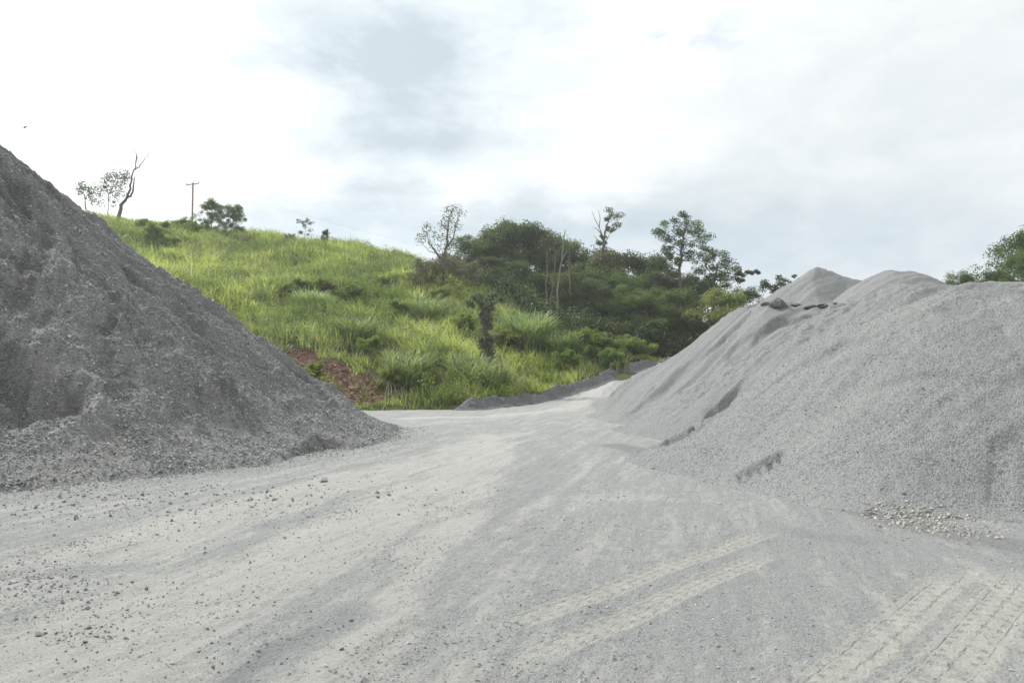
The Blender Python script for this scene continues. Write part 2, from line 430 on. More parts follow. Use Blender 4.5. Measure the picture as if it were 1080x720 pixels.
    pat = t.math('MAXIMUM', t.math('MULTIPLY', groove, .6), lugs)
    tcol = t.mix(t.noise(oc, 8, 4, .7), (.385, .388, .365), (.475, .468, .42))
    tcol = t.mix(t.math('MULTIPLY', pat, t.ramp(t.noise(oc, 12, 3, .6), .35, .6, .5, 1)), tcol, (.17, .17, .16))
    col = t.mix(t.math('MULTIPLY', inside, .85), col, tcol)
    t.l.new(col, b.inputs['Base Color'])
    h = t.math('ADD', t.math('MULTIPLY', t.math('SUBTRACT', 1.0, dist), t.math('SUBTRACT', 1.15, dm_)), t.math('MULTIPLY', fine, .6))
    nb = t.bump(h, .9, .011); nb = t.bump(mid, .9, .035, nb); nb = t.bump(t.noise(t.mapping(rot, scale=(1, .4, 1)), 5, 7, .7), .8, .05, nb)
    nb = t.bump(t.math('MULTIPLY', t.math('MULTIPLY', pat, -1), inside), 1.0, .014, nb)
    t.l.new(nb, b.inputs['Normal'])
    V = np.stack([x, y, z], 1)
    me = mesh_np('ground', V, grid_faces(len(xs), len(ys)), m, True, {'dust': dm, 'trk': trk})
    obj('ground', me, kind='structure')
build_ground()

# ------------------------------------------------------------------ hill terrain (thin-plate surface through surveyed points)
_cp = []
def cp(px, py, Y, dz=0): p = P(px, py, Y); _cp.append((p[0], p[1], p[2] + dz))
# foot of the slope
for x, y in [(-60, 30), (-40, 31), (-25, 32), (-16, 33.5), (-10, 34.5), (-6.5, 35.3), (-2.3, 35.8)]: _cp.append((x, y, -.05))
for x, y in [(1.5, 39.0), (5, 43.8), (9.6, 50.5), (14, 56), (20, 62)]: _cp.append((x, y, float(ground_z(x, y)) + .05))
# crest (grass tips take another 1.2 m)
for px, py, Y in [(60, 228, 84), (150, 242, 82), (205, 247, 82), (250, 252, 80), (300, 258, 80), (360, 264, 78), (410, 275, 75), (440, 285, 72),
                  (480, 300, 69), (520, 318, 66), (560, 338, 63), (600, 360, 60), (650, 378, 58)]: cp(px, py, Y)
# mid slope
for px, py, Y in [(200, 285, 66), (300, 300, 63), (380, 320, 58), (300, 340, 48), (330, 385, 41), (400, 380, 43), (400, 345, 51), (460, 330, 57), (460, 370, 47),
                  (520, 350, 54), (520, 385, 45.5), (580, 375, 51), (240, 290, 60), (260, 330, 50), (560, 402, 45), (340, 290, 66), (430, 300, 64)]: cp(px, py, Y)
# behind the crest and the wooded gully
for x, y, z in [(-60, 110, 17), (-45, 108, 17), (-20, 105, 16), (0, 100, 8.5), (8, 80, 5), (14, 70, 4), (22, 80, 4.5), (35, 90, 5), (60, 90, 6), (60, 60, 4), (35, 62, 4), (0, 78, 8.2),
                (-10, 90, 13), (-70, 140, 24), (0, 140, 8), (60, 140, 6), (-70, 60, 14), (-50, 60, 14), (90, 60, 4), (90, 140, 6), (-95, 60, 18), (-95, 140, 24)]: _cp.append((x, y, z))
_cp = np.array(_cp)
def _U(r2): return np.where(r2 > 1e-9, r2 * np.log(np.maximum(r2, 1e-9)), 0)
_n = len(_cp); _K = _U(((_cp[:, None, :2] - _cp[None, :, :2]) ** 2).sum(-1)) + np.eye(_n) * 6.0
_Pm = np.hstack([np.ones((_n, 1)), _cp[:, :2]]); _A = np.block([[_K, _Pm], [_Pm.T, np.zeros((3, 3))]])
_w = np.linalg.solve(_A, np.concatenate([_cp[:, 2], np.zeros(3)]))
def hill_z(x, y):
    x = np.atleast_1d(np.asarray(x, float)); y = np.atleast_1d(np.asarray(y, float)); sh = x.shape; x = x.ravel(); y = y.ravel()
    o = np.empty(len(x))
    for s in range(0, len(x), 20000):
        xx, yy = x[s:s + 20000], y[s:s + 20000]
        o[s:s + 20000] = _U((xx[:, None] - _cp[:, 0]) ** 2 + (yy[:, None] - _cp[:, 1]) ** 2) @ _w[:_n] + _w[_n] + _w[_n + 1] * xx + _w[_n + 2] * yy
    up = sstep(36, 46, y)
    o = o + up * (.6 * perlin(x * .14, y * .14, 51) + .38 * perlin(x * .4, y * .4, 52)) + .07 * perlin(x * 1.3, y * 1.3, 53)
    return o.reshape(sh)
def hill_hit(px, py, lo=33, hi=110):
    Ys = np.arange(lo, hi, .25); d = ray(px, py); t = Ys / d[1]
    z = hill_z(d[0] * t, Ys); k = np.where(CAM_H + d[2] * t < z)[0]
    if len(k) == 0: Y = 78.0
    else: Y = Ys[k[0]]
    x = d[0] * Y / d[1]
    return np.array([x, Y, float(hill_z(x, Y)[0])])

# bare red soil scar (world position of the photo's slumped bank)
_scar = [hill_hit(355, 400), hill_hit(380, 412), hill_hit(310, 380), hill_hit(335, 392)]
SC_A, SC_B = _scar[2], _scar[1]
def scar(x, y):
    d = seg_dist(x, y, np.array([SC_A[:2], _scar[0][:2], SC_B[:2]]))
    return 1 - sstep(1.5, 2.3, d + .7 * perlin(x * .8, y * .8, 61))
def build_hill():
    xs = np.concatenate([np.arange(-95, -32, 1.5), np.arange(-32, 14, .16), np.arange(14, 95, 1.2)])
    ys = np.concatenate([np.arange(29, 38, .3), np.arange(38, 82, .22), np.arange(82, 142, 1.5)])
    X, Y = np.meshgrid(xs, ys); x, y = X.ravel(), Y.ravel(); z = hill_z(x, y)
    s = scar(x, y)
    z = z - s * .35 + s * (.20 * ridged(x * 1.4, y * 1.4, 62, 3) - .1)
    edge = np.minimum.reduce([x + 95, 94 - x, 141 - y]); z = z - 40 * (1 - sstep(0, 8, edge)) * (y > 34)
    m, t, b, out = material('hillside soil under grass'); oc = OC(t)
    n = t.noise(oc, 1.5, 6, .6); n2 = t.noise(oc, 9, 5, .7)
    soil = t.mix(n2, (.12, .070, .048), (.30, .195, .14))
    litter = t.mix(n, (.045, .055, .022), (.11, .12, .05))
    t.l.new(t.mix(t.attr('scar'), litter, soil), b.inputs['Base Color'])
    t.l.new(t.bump(n2, .9, .12), b.inputs['Normal'])
    keep = z > ground_z(x, y) - 1.2
    V, F, at = prune(np.stack([x, y, z], 1), grid_faces(len(xs), len(ys)), keep, {'scar': s})
    obj('hill', mesh_np('hill', V, F, m, True, at), kind='structure')
build_hill()

# ------------------------------------------------------------------ stones helper
def stones(name, pts, size, mat, seed, flat=.7, parent=None, shade=None, **props):
    rng = np.random.default_rng(seed); n = len(pts)
    cube = np.array([(-1, -1, -1), (1, -1, -1), (1, 1, -1), (-1, 1, -1), (-1, -1, 1), (1, -1, 1), (1, 1, 1), (-1, 1, 1)], float) * .5
    q = np.array([(0, 3, 2, 1), (4, 5, 6, 7), (0, 1, 5, 4), (1, 2, 6, 5), (2, 3, 7, 6), (3, 0, 4, 7)])
    V = cube[None] * (1 + rng.uniform(-.42, .42, (n, 8, 3)))
    V *= np.asarray(size)[:, None, None] * rng.uniform(.6, 1.25, (n, 1, 3)) * np.array([1, 1, flat])
    # random rotation
    a = rng.normal(size=(n, 4)); a /= np.linalg.norm(a, axis=1)[:, None]; w, x, y, z = a.T
    Rm = np.stack([1 - 2 * (y * y + z * z), 2 * (x * y - z * w), 2 * (x * z + y * w), 2 * (x * y + z * w), 1 - 2 * (x * x + z * z), 2 * (y * z - x * w),
                   2 * (x * z - y * w), 2 * (y * z + x * w), 1 - 2 * (x * x + y * y)], 1).reshape(n, 3, 3)
    V = np.einsum('nij,nkj->nki', Rm, V) + np.asarray(pts)[:, None, :]
    F = (q[None] + (np.arange(n) * 8)[:, None, None]).reshape(-1, 4)
    tint = rng.beta(1.3, 2.2, n)
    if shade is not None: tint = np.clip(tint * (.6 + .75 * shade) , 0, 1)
    tint = np.repeat(tint, 8)
    return obj(name, mesh_np(name, V.reshape(-1, 3), F, mat, False, {'tint': tint}), parent, **props)

# ------------------------------------------------------------------ left heap: big dark cone
LA = np.array([-16.8, 20.5, 9.75])
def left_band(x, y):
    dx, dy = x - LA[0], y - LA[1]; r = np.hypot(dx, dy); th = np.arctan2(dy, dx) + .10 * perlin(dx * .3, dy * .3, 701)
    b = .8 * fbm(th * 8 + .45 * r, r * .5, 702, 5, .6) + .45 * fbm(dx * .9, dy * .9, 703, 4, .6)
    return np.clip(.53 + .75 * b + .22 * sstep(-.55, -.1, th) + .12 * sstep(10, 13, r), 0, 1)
def left_h(x, y, detail=True):
    dx, dy = x - LA[0], y - LA[1]; r = np.hypot(dx, dy) + 1e-6; th = np.arctan2(dy, dx)
    conc = .72 * np.sin(np.pi * np.clip(r / 12.9, 0, 1))
    wob = 1 + .02 * perlin(np.cos(th) * 1.6 + 3, np.sin(th) * 1.6, 71)
    h = LA[2] - .785 * (np.sqrt(r * r + .5) - .7) * wob - conc
    # slump gullies running down the slope, skewed
    ths = th * 13 + .25 * r * perlin(r * .25, th * 2, 72)
    am = sstep(.5, 4, r) * (1 - sstep(11.3, 13, r))
    g1 = ridged(ths * .42, r * .13, 73, 3, .55)
    g0 = ridged(th * 3.1 + .12 * r, r * .10 + 4, 74, 2, .5)
    h = h + am * (.32 * g1 + .14 * g0 - .32)
    if detail:
        # terracettes: torn little steps
        st = ridged(dx * .75 + dy * .5, dy * .9 - dx * .35, 75, 5, .62)
        h = h + am * .15 * (st - .3) * (.4 + sstep(-.4, .5, perlin(dx * .3, dy * .3, 77)))
        h = h + am * .16 * (left_band(x, y) - .5)
        h = h + .03 * fbm(dx * 4, dy * 4, 78, 4, .6)
    h = softfloor(h, .20 + .10 * sstep(-2.2, -.8, th)) - .015
    # loose apron of spilled stone at the foot
    h = h + .05 * np.exp(-((r - 12.9) / .7) ** 2) * (.5 + .5 * perlin(th * 14, r * 2, 79))
    return h
def lhit(px, py, hf, lo=6, hi=40):
    Ys = np.arange(lo, hi, .04); d = ray(px, py); t = Ys / d[1]
    z = hf(d[0] * t, Ys); k = np.where(CAM_H + d[2] * t < z)[0]
    Y = Ys[k[0]] if len(k) else 20.0
    return np.array([d[0] * Y / d[1], Y])
_bite = np.array([lhit(-60, 352, lambda a, b: left_h(a, b, False)), lhit(0, 360, lambda a, b: left_h(a, b, False)), lhit(45, 378, lambda a, b: left_h(a, b, False)), lhit(78, 408, lambda a, b: left_h(a, b, False))])
_LL = [lhit(a, b, lambda p, q: left_h(p, q, False)) for a, b in [(318, 484), (352, 462)]]
def ladder(x, y, h, a, b, w, n, dep):
    a, b = np.asarray(a), np.asarray(b); L = np.linalg.norm(b - a); e = (b - a) / L; q = np.array([-e[1], e[0]])
    u = ((x - a[0]) * e[0] + (y - a[1]) * e[1]) / L; v = (x - a[0]) * q[0] + (y - a[1]) * q[1]
    m = sstep(-.03, .05, u) * (1 - sstep(.95, 1.03, u)) * (1 - sstep(w * .7, w * 1.1, np.abs(v)))
    return h - m * dep * (.35 + (u * n + v / w * .5) % 1.0)
def left_full(x, y):
    h = left_h(x, y)
    d = seg_dist(x, y, _bite)
    r = np.hypot(x - LA[0], y - LA[1])
    # which side of the scarp line: farther from apex than the nearest scarp point
    best = np.full(np.shape(x), 1e9); side = np.zeros(np.shape(x)); 
    for (ax, ay), (bx, by) in zip(_bite[:-1], _bite[1:]):
        ex, ey = bx - ax, by - ay; t = np.clip(((x - ax) * ex + (y - ay) * ey) / (ex * ex + ey * ey), 0, 1)
        cx, cy = ax + t * ex, ay + t * ey; dd = np.hypot(x - cx, y - cy); rr = np.hypot(cx - LA[0], cy - LA[1])
        side = np.where(dd < best, r - rr, side); best = np.minimum(best, dd)
    th = np.arctan2(y - LA[1], x - LA[0]); te = math.atan2(_bite[-1][1] - LA[1], _bite[-1][0] - LA[0])
    bite = sstep(0, .28, side) * (1 - sstep(te - .05, te + .015, th + .05 * perlin(r * .8, th * 3, 76))) * (1 - .95 * sstep(.15, 1.0, side))
    h = h - .95 * bite * sstep(.3, .9, h)
    h = ladder(x, y, h, _LL[0], _LL[1], .35, 6, .16)
    return h
def build_left():
    th1 = np.linspace(R(-125), R(25), 820); th2 = np.linspace(R(25), R(235), 90)[1:-1]
    th = np.concatenate([th1, th2, [R(235)]]); rr = np.concatenate([[.02], np.arange(.1, 14.6, .042)])
    T, RR = np.meshgrid(th, rr); x = LA[0] + RR.ravel() * np.cos(T.ravel()); y = LA[1] + RR.ravel() * np.sin(T.ravel())
    h = left_full(x, y); gz = ground_z(x, y)
    fade = 1 - sstep(13.2, 14.5, RR.ravel())
    z = gz + (h + .0) * fade - .03 - .12 * (1 - fade)
    root = thing('gravel_heap', 'tall dark coarse gravel heap filling the left side of the yard', 'gravel heap', (LA[0], LA[1], 0))
    V = np.stack([x, y, z], 1) - np.array([LA[0], LA[1], 0])
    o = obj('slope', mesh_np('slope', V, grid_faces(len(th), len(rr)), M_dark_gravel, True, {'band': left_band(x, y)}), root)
    # loose stones lying on the face
    rng = np.random.default_rng(5); n = 230000
    t = rng.uniform(R(-118), R(22), n); r = np.sqrt(rng.uniform(.01, 14.2 ** 2, n))
    x = LA[0] + r * np.cos(t); y = LA[1] + r * np.sin(t)
    dens = .35 + .6 * sstep(-.1, .4, fbm(x * .8, y * .8, 81, 3)); dens *= 1 - .85 * sstep(12.6, 14.2, r)
    k = rng.random(n) < dens; x, y = x[k], y[k]
    z = left_full(x, y) + ground_z(x, y) - .03
    sz = np.clip(rng.lognormal(math.log(.0205), .40, len(x)), .010, .05)
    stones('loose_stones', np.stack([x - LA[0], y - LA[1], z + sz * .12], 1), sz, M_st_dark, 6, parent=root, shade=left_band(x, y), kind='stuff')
build_left()

# ------------------------------------------------------------------ right-hand heaps (light grey)
def heap_h(x, y, apexes, slope, k=.12):
    """ridge through apexes [(x,y,z),...]"""
    best = np.full(np.shape(x), -9.0)
    ap = list(apexes)
    if len(ap) == 1: ap = ap + ap
    for (ax, ay, az), (bx, by, bz) in zip(ap[:-1], ap[1:]):
        dx, dy = bx - ax, by - ay; L = dx * dx + dy * dy + 1e-9
        t = np.clip(((x - ax) * dx + (y - ay) * dy) / L, 0, 1)
        d = np.hypot(x - ax - t * dx, y - ay - t * dy)
        best = smax(best, az + (bz - az) * t - slope * (np.sqrt(d * d + k * k * 9) - k * 3), .05)
    return best
def heap_func(apexes, slope, seed, rough=1.0, k=.12, foot=.18, cracks=0.0, extra=None):
    apexes = [(a[0], a[1], a[2] - float(ground_z(a[0], a[1]))) for a in apexes]
    def hf(x, y):
        wx = x + .5 * perlin(x * .28, y * .28, seed); wy = y + .5 * perlin(x * .28, y * .28, seed + 1)
        h = heap_h(wx, wy, apexes, slope, k)
        u = (wy * .96 - wx * .28)
        am = sstep(.05, 1.2, h)
        h = h + rough * am * (.085 * ridged(u * .85, wx * .07, seed + 2, 3, .5) - .085 + .035 * perlin(u * 5, wx * .5, seed + 3))
        if cracks:
            c = ridged(x * 1.5 + y * .5, y * 2.2 - x * .6, seed + 5, 4, .62) - .4
            h = h + cracks * .07 * am * c * sstep(.0, .6, perlin(x * .22, y * .3, seed + 6) + .25)
        h = h + .016 * fbm(x * 4, y * 4, seed + 4, 4, .6)
        if extra: h = extra(x, y, h)
        return softfloor(h, foot) - .02
    return hf
def build_heap(label, cat, apexes, slope, box, res, seed, rough=1.0, k=.12, foot=.18, base=0.0, mat=None, grit=0, extra=None, cracks=0.0):
    nx = int((box[1] - box[0]) / res); ny = int((box[3] - box[2]) / res)
    X, Y = np.meshgrid(np.linspace(box[0], box[1], nx), np.linspace(box[2], box[3], ny)); x, y = X.ravel(), Y.ravel()
    cx, cy = apexes[0][0], apexes[0][1]
    hf = heap_func(apexes, slope, seed, rough, k, foot, cracks, extra)
    h = hf(x, y); gz = ground_z(x, y)
    z = np.where(h < .02, gz - .03 + h, gz + h)
    keep = h > .012
    V, F, _ = prune(np.stack([x - cx, y - cy, z], 1), grid_faces(nx, ny), keep)
    root = thing('gravel_heap', label, cat, (cx, cy, 0), 'light grey gravel heaps on the right')
    obj('slope', mesh_np('slope', V, F, mat or M_light_gravel, True), root)
    if grit:
        rng = np.random.default_rng(seed); xx = rng.uniform(box[0], box[1], grit); yy = rng.uniform(box[2], box[3], grit)
        hh = hf(xx, yy); kk = hh > rng.uniform(.0, .08, len(hh))
        xx, yy, hh = xx[kk], yy[kk], hh[kk]; sz = np.clip(rng.lognormal(math.log(.0095), .35, len(xx)), .005, .024)
        stones('loose_grit', np.stack([xx - cx, yy - cy, ground_z(xx, yy) + hh + sz * .1], 1), sz, M_st_light, seed + 9, parent=root, kind='stuff')
    return hf
def A(px, py, Y): return tuple(P(px, py, Y))
SL = .75
# front mound
_front = [A(858, 398, 14.3), A(905, 352, 14.1), A(955, 323, 13.7), A(1005, 308, 13.2), A(1070, 312, 12.8), A(1180, 308, 12.4), A(1500, 300, 13)]
_second = [A(800, 385, 21.5), A(845, 350, 22.3), A(890, 325, 21.7), A(955, 302, 20.8), A(1020, 299, 20), A(1150, 296, 19), A(1400, 300, 19)]
_midc = [A(764, 340, 29.5), A(790, 328, 28), A(830, 320, 26.5), A(880, 322, 25.5), A(940, 320, 25), A(1050, 318, 26)]
_F0 = heap_func(_front, SL, 101, .42, .25, .15); _S0 = heap_func(_second, .70, 121, 1.1, .25, .20, 1.0); _M0 = heap_func(_midc, .82, 141, 1.4, .2, .13, 2.0)
_all0 = lambda x, y: np.max([f(x, y) for f in (_F0, _S0, _M0)], axis=0) + ground_z(x, y)
_L1 = [lhit(a, b, _all0, 6, 40) for a, b in [(778, 505), (830, 480), (1050, 538), (1058, 462)]]
def scoop(x, y, h):
    h = ladder(x, y, h, _L1[0], _L1[1], .24, 5, .17)
    h = ladder(x, y, h, _L1[2], _L1[3], .13, 10, .04)
    # long horizontal break of slope high on the face
    return h
SCARP = [(np.array([lhit(a, b, _all0, 6, 40) for a, b in pl]), dp, w) for pl, dp, w in [
    ([(688, 474), (705, 462), (728, 450), (745, 436), (764, 422)], .20, .9), ([(676, 482), (694, 478), (704, 474)], .10, .4), ([(940, 398), (1000, 396), (1055, 400)], .05, .4), ([(1010, 322), (1040, 330), (1056, 345)], .06, .4), ([(650, 445), (690, 415), (715, 395)], .10, .6), ([(757, 432), (772, 424), (790, 422)], .12, .5),
    ([(752, 365), (770, 350), (786, 335)], .16, .6), ([(770, 372), (778, 360), (792, 352)], .14, .5), ([(800, 350), (818, 338), (850, 334)], .18, .6), ([(640, 470), (668, 455)], .08, .5),
    ([(870, 372), (890, 362), (905, 356)], .08, .5), ([(812, 405), (840, 385)], .06, .5)]]
def scarps(x, y, h):
    wx = x + .18 * perlin(x * 1.6, y * 1.6, 97); wy = y + .18 * perlin(x * 1.6, y * 1.6, 98)
    for pl, dp, w in SCARP:
        best = np.full(np.shape(x), 1e9); side = np.zeros(np.shape(x))
        for (ax, ay), (bx, by) in zip(pl[:-1], pl[1:]):
            ex, ey = bx - ax, by - ay; L2 = ex * ex + ey * ey; t = ((wx - ax) * ex + (wy - ay) * ey) / L2; tc_ = np.clip(t, 0, 1)
            d = np.hypot(wx - ax - tc_ * ex, wy - ay - tc_ * ey); sd = ((wx - ax) * ey - (wy - ay) * ex) / math.sqrt(L2)
            side = np.where(d < best, sd, side); best = np.minimum(best, d)
        h = h - dp * sstep(-.05, .06, side) * (1 - sstep(w * .1, w, best)) * sstep(.15, .6, h)
    return h
H_front = build_heap('nearest rounded grey gravel heap at the right edge, with white stones at its foot', 'gravel heap', _front, SL,
           (-.5, 19, 3.5, 20), .04, 101, .42, .25, .15, grit=150000, extra=lambda x, y, h: scoop(x, y, scarps(x, y, h)))
H_second = build_heap('long grey gravel heap right behind the nearest rounded one', 'gravel heap',
           _second, .70,
           (-.5, 24, 11, 31), .06, 121, 1.1, .25, .20, grit=90000, cracks=1.0, extra=scarps)
H_mid = build_heap('sloping grey gravel heap with crumbling crest beside the driveway', 'gravel heap',
           _midc, .82,
           (-1, 26, 15, 40), .075, 141, 1.4, .2, .13, cracks=2.0, grit=60000, extra=scarps)
build_heap('sharp pointed light gravel peak standing behind the other heaps', 'gravel heap', [A(866, 282, 35), A(905, 295, 34.2), A(935, 298, 34)], .66, (1, 30, 22, 49), .09, 161, .9, .05, .2, cracks=.5)
build_heap('rounded light gravel peak behind, right of the pointed one', 'gravel heap', [A(940, 284, 32.5), A(955, 286, 32.3), A(1010, 304, 31.5)], .66, (2, 32, 20, 45), .09, 171, .9, .2, .2, cracks=.5)
build_heap('low flat gravel heap far back at the right edge under the trees', 'gravel heap', [A(1030, 300, 41), A(1050, 297, 42), A(1200, 296, 42)], .5, (15, 60, 30, 55), .18, 181, .5, .5, .2)

# dark clods on the crest of the crumbling heap
def rock(name, loc, size, seed, mat, label, cat='rock', group=None, squash=.75):
    rng = np.random.default_rng(seed); import bmesh
    bm = bmesh.new(); bmesh.ops.create_icosphere(bm, subdivisions=3, radius=1)
    off = rng.uniform(0, 50, 3)
    for v in bm.verts:
        c = v.co
        n = float(perlin(c.x * 1.3 + off[0], c.y * 1.3 + c.z * 1.9 + off[1], seed)) + .45 * float(perlin(c.x * 3.1 + off[2], c.y * 3 - c.z * 3.4, seed + 1))
        q = 1 + .38 * n
        # chop into facets
        v.co = Vector((round(c.x * q * 2.2) / 2.2 * .35 + c.x * q * .65, round(c.y * q * 2.0) / 2.0 * .35 + c.y * q * .65, (c.z * q) * squash))
    for v in bm.verts: v.co = Vector((v.co.x * size[0], v.co.y * size[1], v.co.z * size[2]))
    me = bpy.data.meshes.new(name); bm.to_mesh(me); bm.free(); me.materials.append(mat)
    o = obj(name, me, label=label, category=cat, group=group); o.location = [float(a) for a in loc]
    o.rotation_euler = (0, 0, rng.uniform(0, 6))
    return o
def on_heap(px, py, hfs, lo=6, hi=45):
    def hf(x, y): return np.max([h(x, y) for h in hfs], axis=0) + ground_z(x, y)
    Ys = np.arange(lo, hi, .05); d = ray(px, py); t = Ys / d[1]
    z = hf(d[0] * t, Ys); k = np.where(CAM_H + d[2] * t < z)[0]
    Y = Ys[k[0]] if len(k) else 27.0; x = d[0] * Y / d[1]
    return np.array([x, Y, float(hf(np.array([x]), np.array([Y]))[0])])
for i, (px, py, w, h, lab) in enumerate([
    (808, 321, .20, .18, 'small dark clod on the crumbling heap crest, left of the biggest one'), (820, 323, .30, .34, 'biggest dark clod on the crest of the crumbling gravel heap'),
    (838, 321, .25, .09, 'flat dark clod on the crest just right of the biggest one'), (855, 324, .28, .17, 'blocky dark clod on the crest in front of the pointed gravel peak'),
    (868, 323, .24, .14, 'dark clod touching the blocky one below the pointed peak'), (880, 320, .18, .10, 'rightmost small dark clod of the crest row')]):
    p = on_heap(px, py, [H_mid], 15, 34)
    rock('clod', p + np.array([0, 0, -.05]), (w, w * .9, h), 200 + i, M_berm, lab, 'clod', 'dark clods on the heap crest')

# ------------------------------------------------------------------ dark windrow along the driveway edge
def build_berm():
    pl = [P(478, 431, 34.8)[:2], P(520, 424, 37.6)[:2]] + [np.array(q) for q in [(1.0, 39.8), (4.4, 44.2), (7.2, 48.2), (10.0, 51.5), (13, 55)]]
    pl = np.array(pl)
    # resample
    seg = np.r_[0, np.cumsum(np.linalg.norm(np.diff(pl, axis=0), axis=1))]
    s = np.arange(0, seg[-1], .10); cx = np.interp(s, seg, pl[:, 0]); cy = np.interp(s, seg, pl[:, 1])
    tx, ty = np.gradient(cx), np.gradient(cy); L = np.hypot(tx, ty); nx, ny = ty / L, -tx / L     # normal to the yard side
    v = np.linspace(-1.3, 1.9, 44)
    S, Vv = np.meshgrid(s, v); X = cx[None] + nx[None] * Vv; Y = cy[None] + ny[None] * Vv
    x, y, S, Vv = X.ravel(), Y.ravel(), S.ravel(), Vv.ravel()
    amp = .40 * sstep(0, 1.8, S) * (1 + .45 * perlin(S * .5, 0 * S, 91))
    prof = np.where(Vv < 0, np.exp(-(Vv / .5) ** 2), np.exp(-(Vv / .42) ** 2) * .85 + .15 * np.exp(-(Vv / 1.1) ** 2))
    h = amp * prof * (1 + .35 * ridged(x * 1.6, y * 1.6, 92, 3))
    h = h + .05 * fbm(x * 4, y * 4, 93, 3) * prof
    z = ground_z(x, y) + h - .05
    c = np.array([cx[0], cy[0], 0])
    root = thing('gravel_bank', 'low dark clumpy stone dust bank between driveway and tall grass', 'gravel bank', c)
    obj('bank', mesh_np('bank', np.stack([x, y, z], 1) - c, grid_faces(len(s), len(v)), M_berm, False), root)
build_berm()

